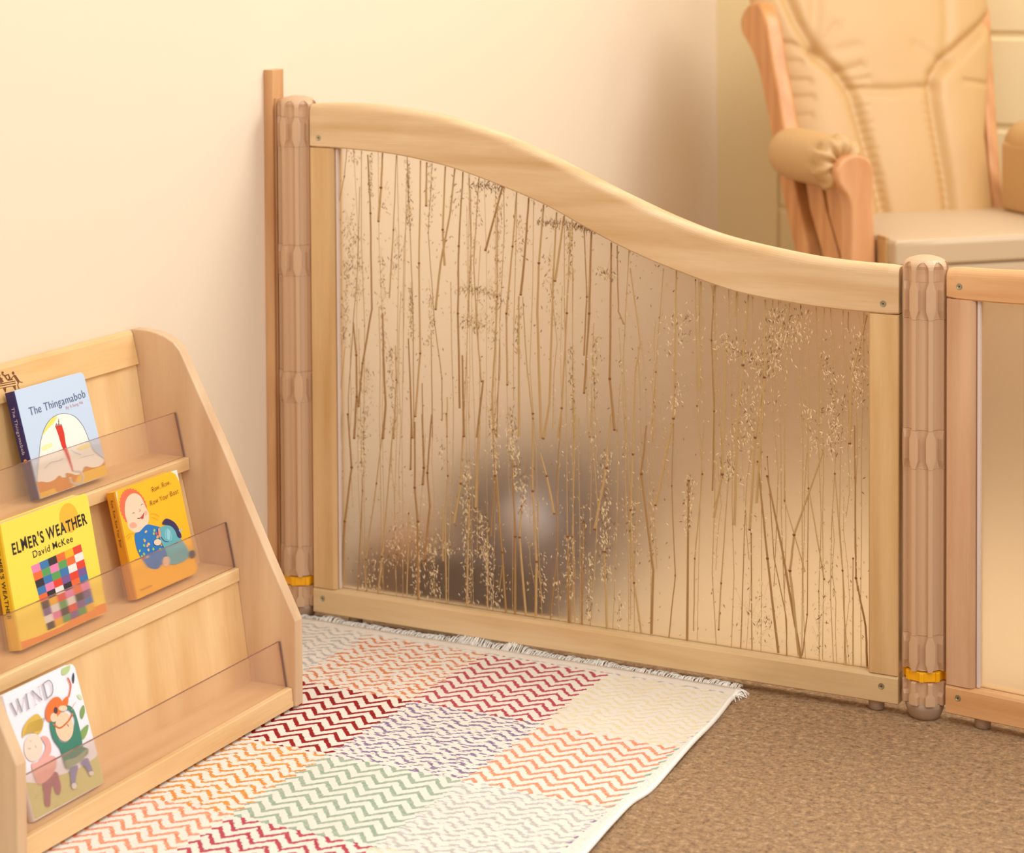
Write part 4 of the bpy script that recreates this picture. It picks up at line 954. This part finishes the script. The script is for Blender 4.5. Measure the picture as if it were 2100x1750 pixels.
# arm cushions with gathered front ends
def arm(cx):
    b = bmesh.new(); rings = []; n = 48
    prof = [(.022, .002), (.019, .022), (.009, .038), (-.010, .047), (-.04, .050), (-.10, .050), (-.17, .049), (-.200, .0475), (-.214, .049), (-.228, .050), (-.240, .044), (-.246, .034), (-.243, .022), (-.236, .008)]
    for y, r in prof:
        g = 1 if y < -.205 else 0; ring = []
        for k in range(n):
            a = TW*k/n; rr = r
            if g: rr *= 1+.09*math.sin(a*9+1.3)+.05*math.sin(a*17); 
            ring.append(Vector((cx+rr*math.cos(a)*.98, y+(.004*math.sin(a*9) if g else 0), .634+rr*math.sin(a)*1.02)))
        rings.append(ring)
    loft(b, rings); return obj('arm_cushion', b, M['leather'], ch, smooth=True)
arm(-.254); arm(.262)
for sx0, sx1 in ((-.208, -.190), (.212, .245)):
    bm = bmesh.new(); box(bm, sx0, sx1, -.236, .0, .502, .640); obj('side_pad', bm, M['leather'], ch, bevel=.008, seg=3)
def side_frame(xa, xb, sk, front_x0, front_x1):
    # back upright with a scrolled top
    b = bmesh.new()
    out = catmull([(-.16, .22, 0), (-.085, .44, 0), (-.01, .60, 0), (.062, .76, 0), (.098, .845, 0), (.120, .893, 0), (.155, .920, 0), (.205, .915, 0), (.240, .888, 0), (.236, .858, 0), (.198, .832, 0), (.150, .785, 0), (.095, .68, 0), (.045, .57, 0), (-.035, .42, 0), (-.10, .22, 0)], 5)
    prism(b, [(p.x+front_x1, p.y) for p in out], xa, xb, 'x')
    for v in b.verts: v.co.x += sk*(v.co.z-.60)
    obj('back_post', b, M['chair_wood'], ch, bevel=.006, seg=3)
    # front upright
    b = bmesh.new(); m = 1 if front_x0 < 0 else -1; c = front_x0
    o2 = catmull([(c-.036*m, .628, 0), (c-.022*m, .645, 0), (c+.005*m, .652, 0), (c+.030*m, .640, 0), (c+.037*m, .615, 0), (c+.036*m, .56, 0), (c+.040*m, .50, 0), (c+.040*m, .36, 0), (c-.006*m, .36, 0), (c-.007*m, .50, 0), (c-.010*m, .565, 0), (c-.030*m, .598, 0), (c-.037*m, .614, 0)], 4, closed=True)
    prism(b, [(p.x, p.y) for p in o2], -.268, -.222, 'y'); obj('front_post', b, M['chair_wood_pale'], ch, bevel=.005, seg=3)
    for k in range(2):
        y0 = -.046-.088*k*1.0; b = bmesh.new()
        o3 = [(y0-.070, .600), (y0-.004, .600), (y0-.030, .53), (y0-.088, .45), (y0-.135, .37), (y0-.205, .37), (y0-.156, .45), (y0-.105, .53)]
        o3 = [(max(p_[0], -.258+.0004*n_), p_[1]) for n_, p_ in enumerate(o3)]
        prism(b, o3, (xa+xb)/2-.008, (xa+xb)/2+.008, 'x'); obj('slat', b, M['chair_wood'], ch, bevel=.003)
    b = bmesh.new(); box(b, (xa+xb)/2-.016, (xa+xb)/2+.016, -.23, .02, .592, .606); obj('arm_rail', b, M['chair_wood'], ch, bevel=.003)
    b = bmesh.new(); box(b, (xa+xb)/2-.014, (xa+xb)/2+.014, -.36, .10, .330, .372); obj('side_rail', b, M['chair_wood'], ch, bevel=.004)
    # ground runner and its uprights
    b = bmesh.new(); box(b, (xa+xb)/2-.018, (xa+xb)/2+.018, -.34, .16, .0, .045); obj('runner', b, M['chair_wood'], ch, bevel=.008)
    b = bmesh.new(); box(b, (xa+xb)/2-.016, (xa+xb)/2+.016, -.13, -.06, .045, .33); obj('upright', b, M['chair_wood'], ch, bevel=.004)
side_frame(-.252, -.218, 0.0, -.240, 0.0)
side_frame(.243, .270, .17, .250, .115)
b = bmesh.new(); box(b, -.217, .247, -.03, .0, .09, .125); obj('cross_rail', b, M['chair_wood'], ch, bevel=.004)

# ------------------------------------------------------------------ made-up stand-ins for unidentified blurs behind the frosted glazing
mt = empty('stand_in_mat', (.95, .80, 0), label='pale beige stand-in mat for the light blur behind the grass panel', cat='floor mat')
b = bmesh.new(); box(b, -.52, .62, -.70, .12, 0.0004, .018); obj('pad', b, plain('mat_vinyl', srgb(226, 200, 160), .5), mt, bevel=.006)
bn = empty('stand_in_bin', (.335, .33, 0), label='taller dark plum stand-in bin behind the grass panel, a dark blur through the frosting', cat='bin')
def tub(x0, x1, y0, y1, z1, t=.008):
    b = bmesh.new(); box(b, x0, x1, y0, y1, .0004, .012)
    for q in ((x0, x0+t, y0, y1), (x1-t, x1, y0, y1), (x0+t, x1-t, y0, y0+t), (x0+t, x1-t, y1-t, y1)): box(b, q[0], q[1], q[2], q[3], .012, z1)
    return b
obj('tub', tub(-.13, .105, -.09, .10, .200), plain('bin_plastic', srgb(74, 54, 62), .6), bn, bevel=.003)
b = bmesh.new(); box(b, -.138, .113, -.098, -.09, .180, .202); box(b, -.138, .113, .10, .108, .180, .202); box(b, -.138, -.13, -.09, .10, .180, .202); box(b, .105, .113, -.09, .10, .180, .202)
obj('rim', b, plain('bin_rim', srgb(86, 66, 74), .6), bn, bevel=.002)
bx_ = empty('stand_in_box', (.345, .15, 0), label='low dark brown lidded stand-in box in front of the plum bin, blurred by the frosting', cat='box')
b = bmesh.new(); box(b, -.105, .10, -.07, .07, .0004, .095); obj('box_body', b, plain('box_body', srgb(82, 60, 54), .6), bx_, bevel=.004)
b = bmesh.new(); box(b, -.109, .104, -.074, .074, .0955, .108); obj('lid', b, plain('box_lid', srgb(90, 70, 70), .6), bx_, bevel=.003)
bl = empty('stand_in_crate', (.155, .20, 0), label='brown low stand-in crate behind the left end of the grass panel, blurred', cat='crate')
obj('tub', tub(-.065, .035, -.07, .09, .085), plain('crate_wood', srgb(138, 92, 58), .6), bl, bevel=.003)
b = bmesh.new(); box(b, -.057, .027, -.062, .082, .0125, .014); obj('liner', b, plain('crate_liner', srgb(110, 72, 48), .7), bl)
def ball(name, r, loc, col, label):
    b = bmesh.new(); bmesh.ops.create_uvsphere(b, u_segments=32, v_segments=20, radius=r)
    for v in b.verts: v.co.z += r
    o = obj(name, b, plain(name+'_vinyl', srgb(*col), .45), smooth=True); o.location = loc
    return tag(o, label, 'ball')
ball('stand_in_ball', .040, (.140, .205, .0145), (236, 150, 54), 'made-up orange ball in the brown crate, an amber glow through the frosting')  # ball added to give the amber glow in the pane
ball('stand_in_ball', .042, (.375, .15, .1082), (206, 202, 208), 'made-up pale grey ball on the low dark box, a light blur through the frosting')  # second added ball, makes the pale blur above the dark box
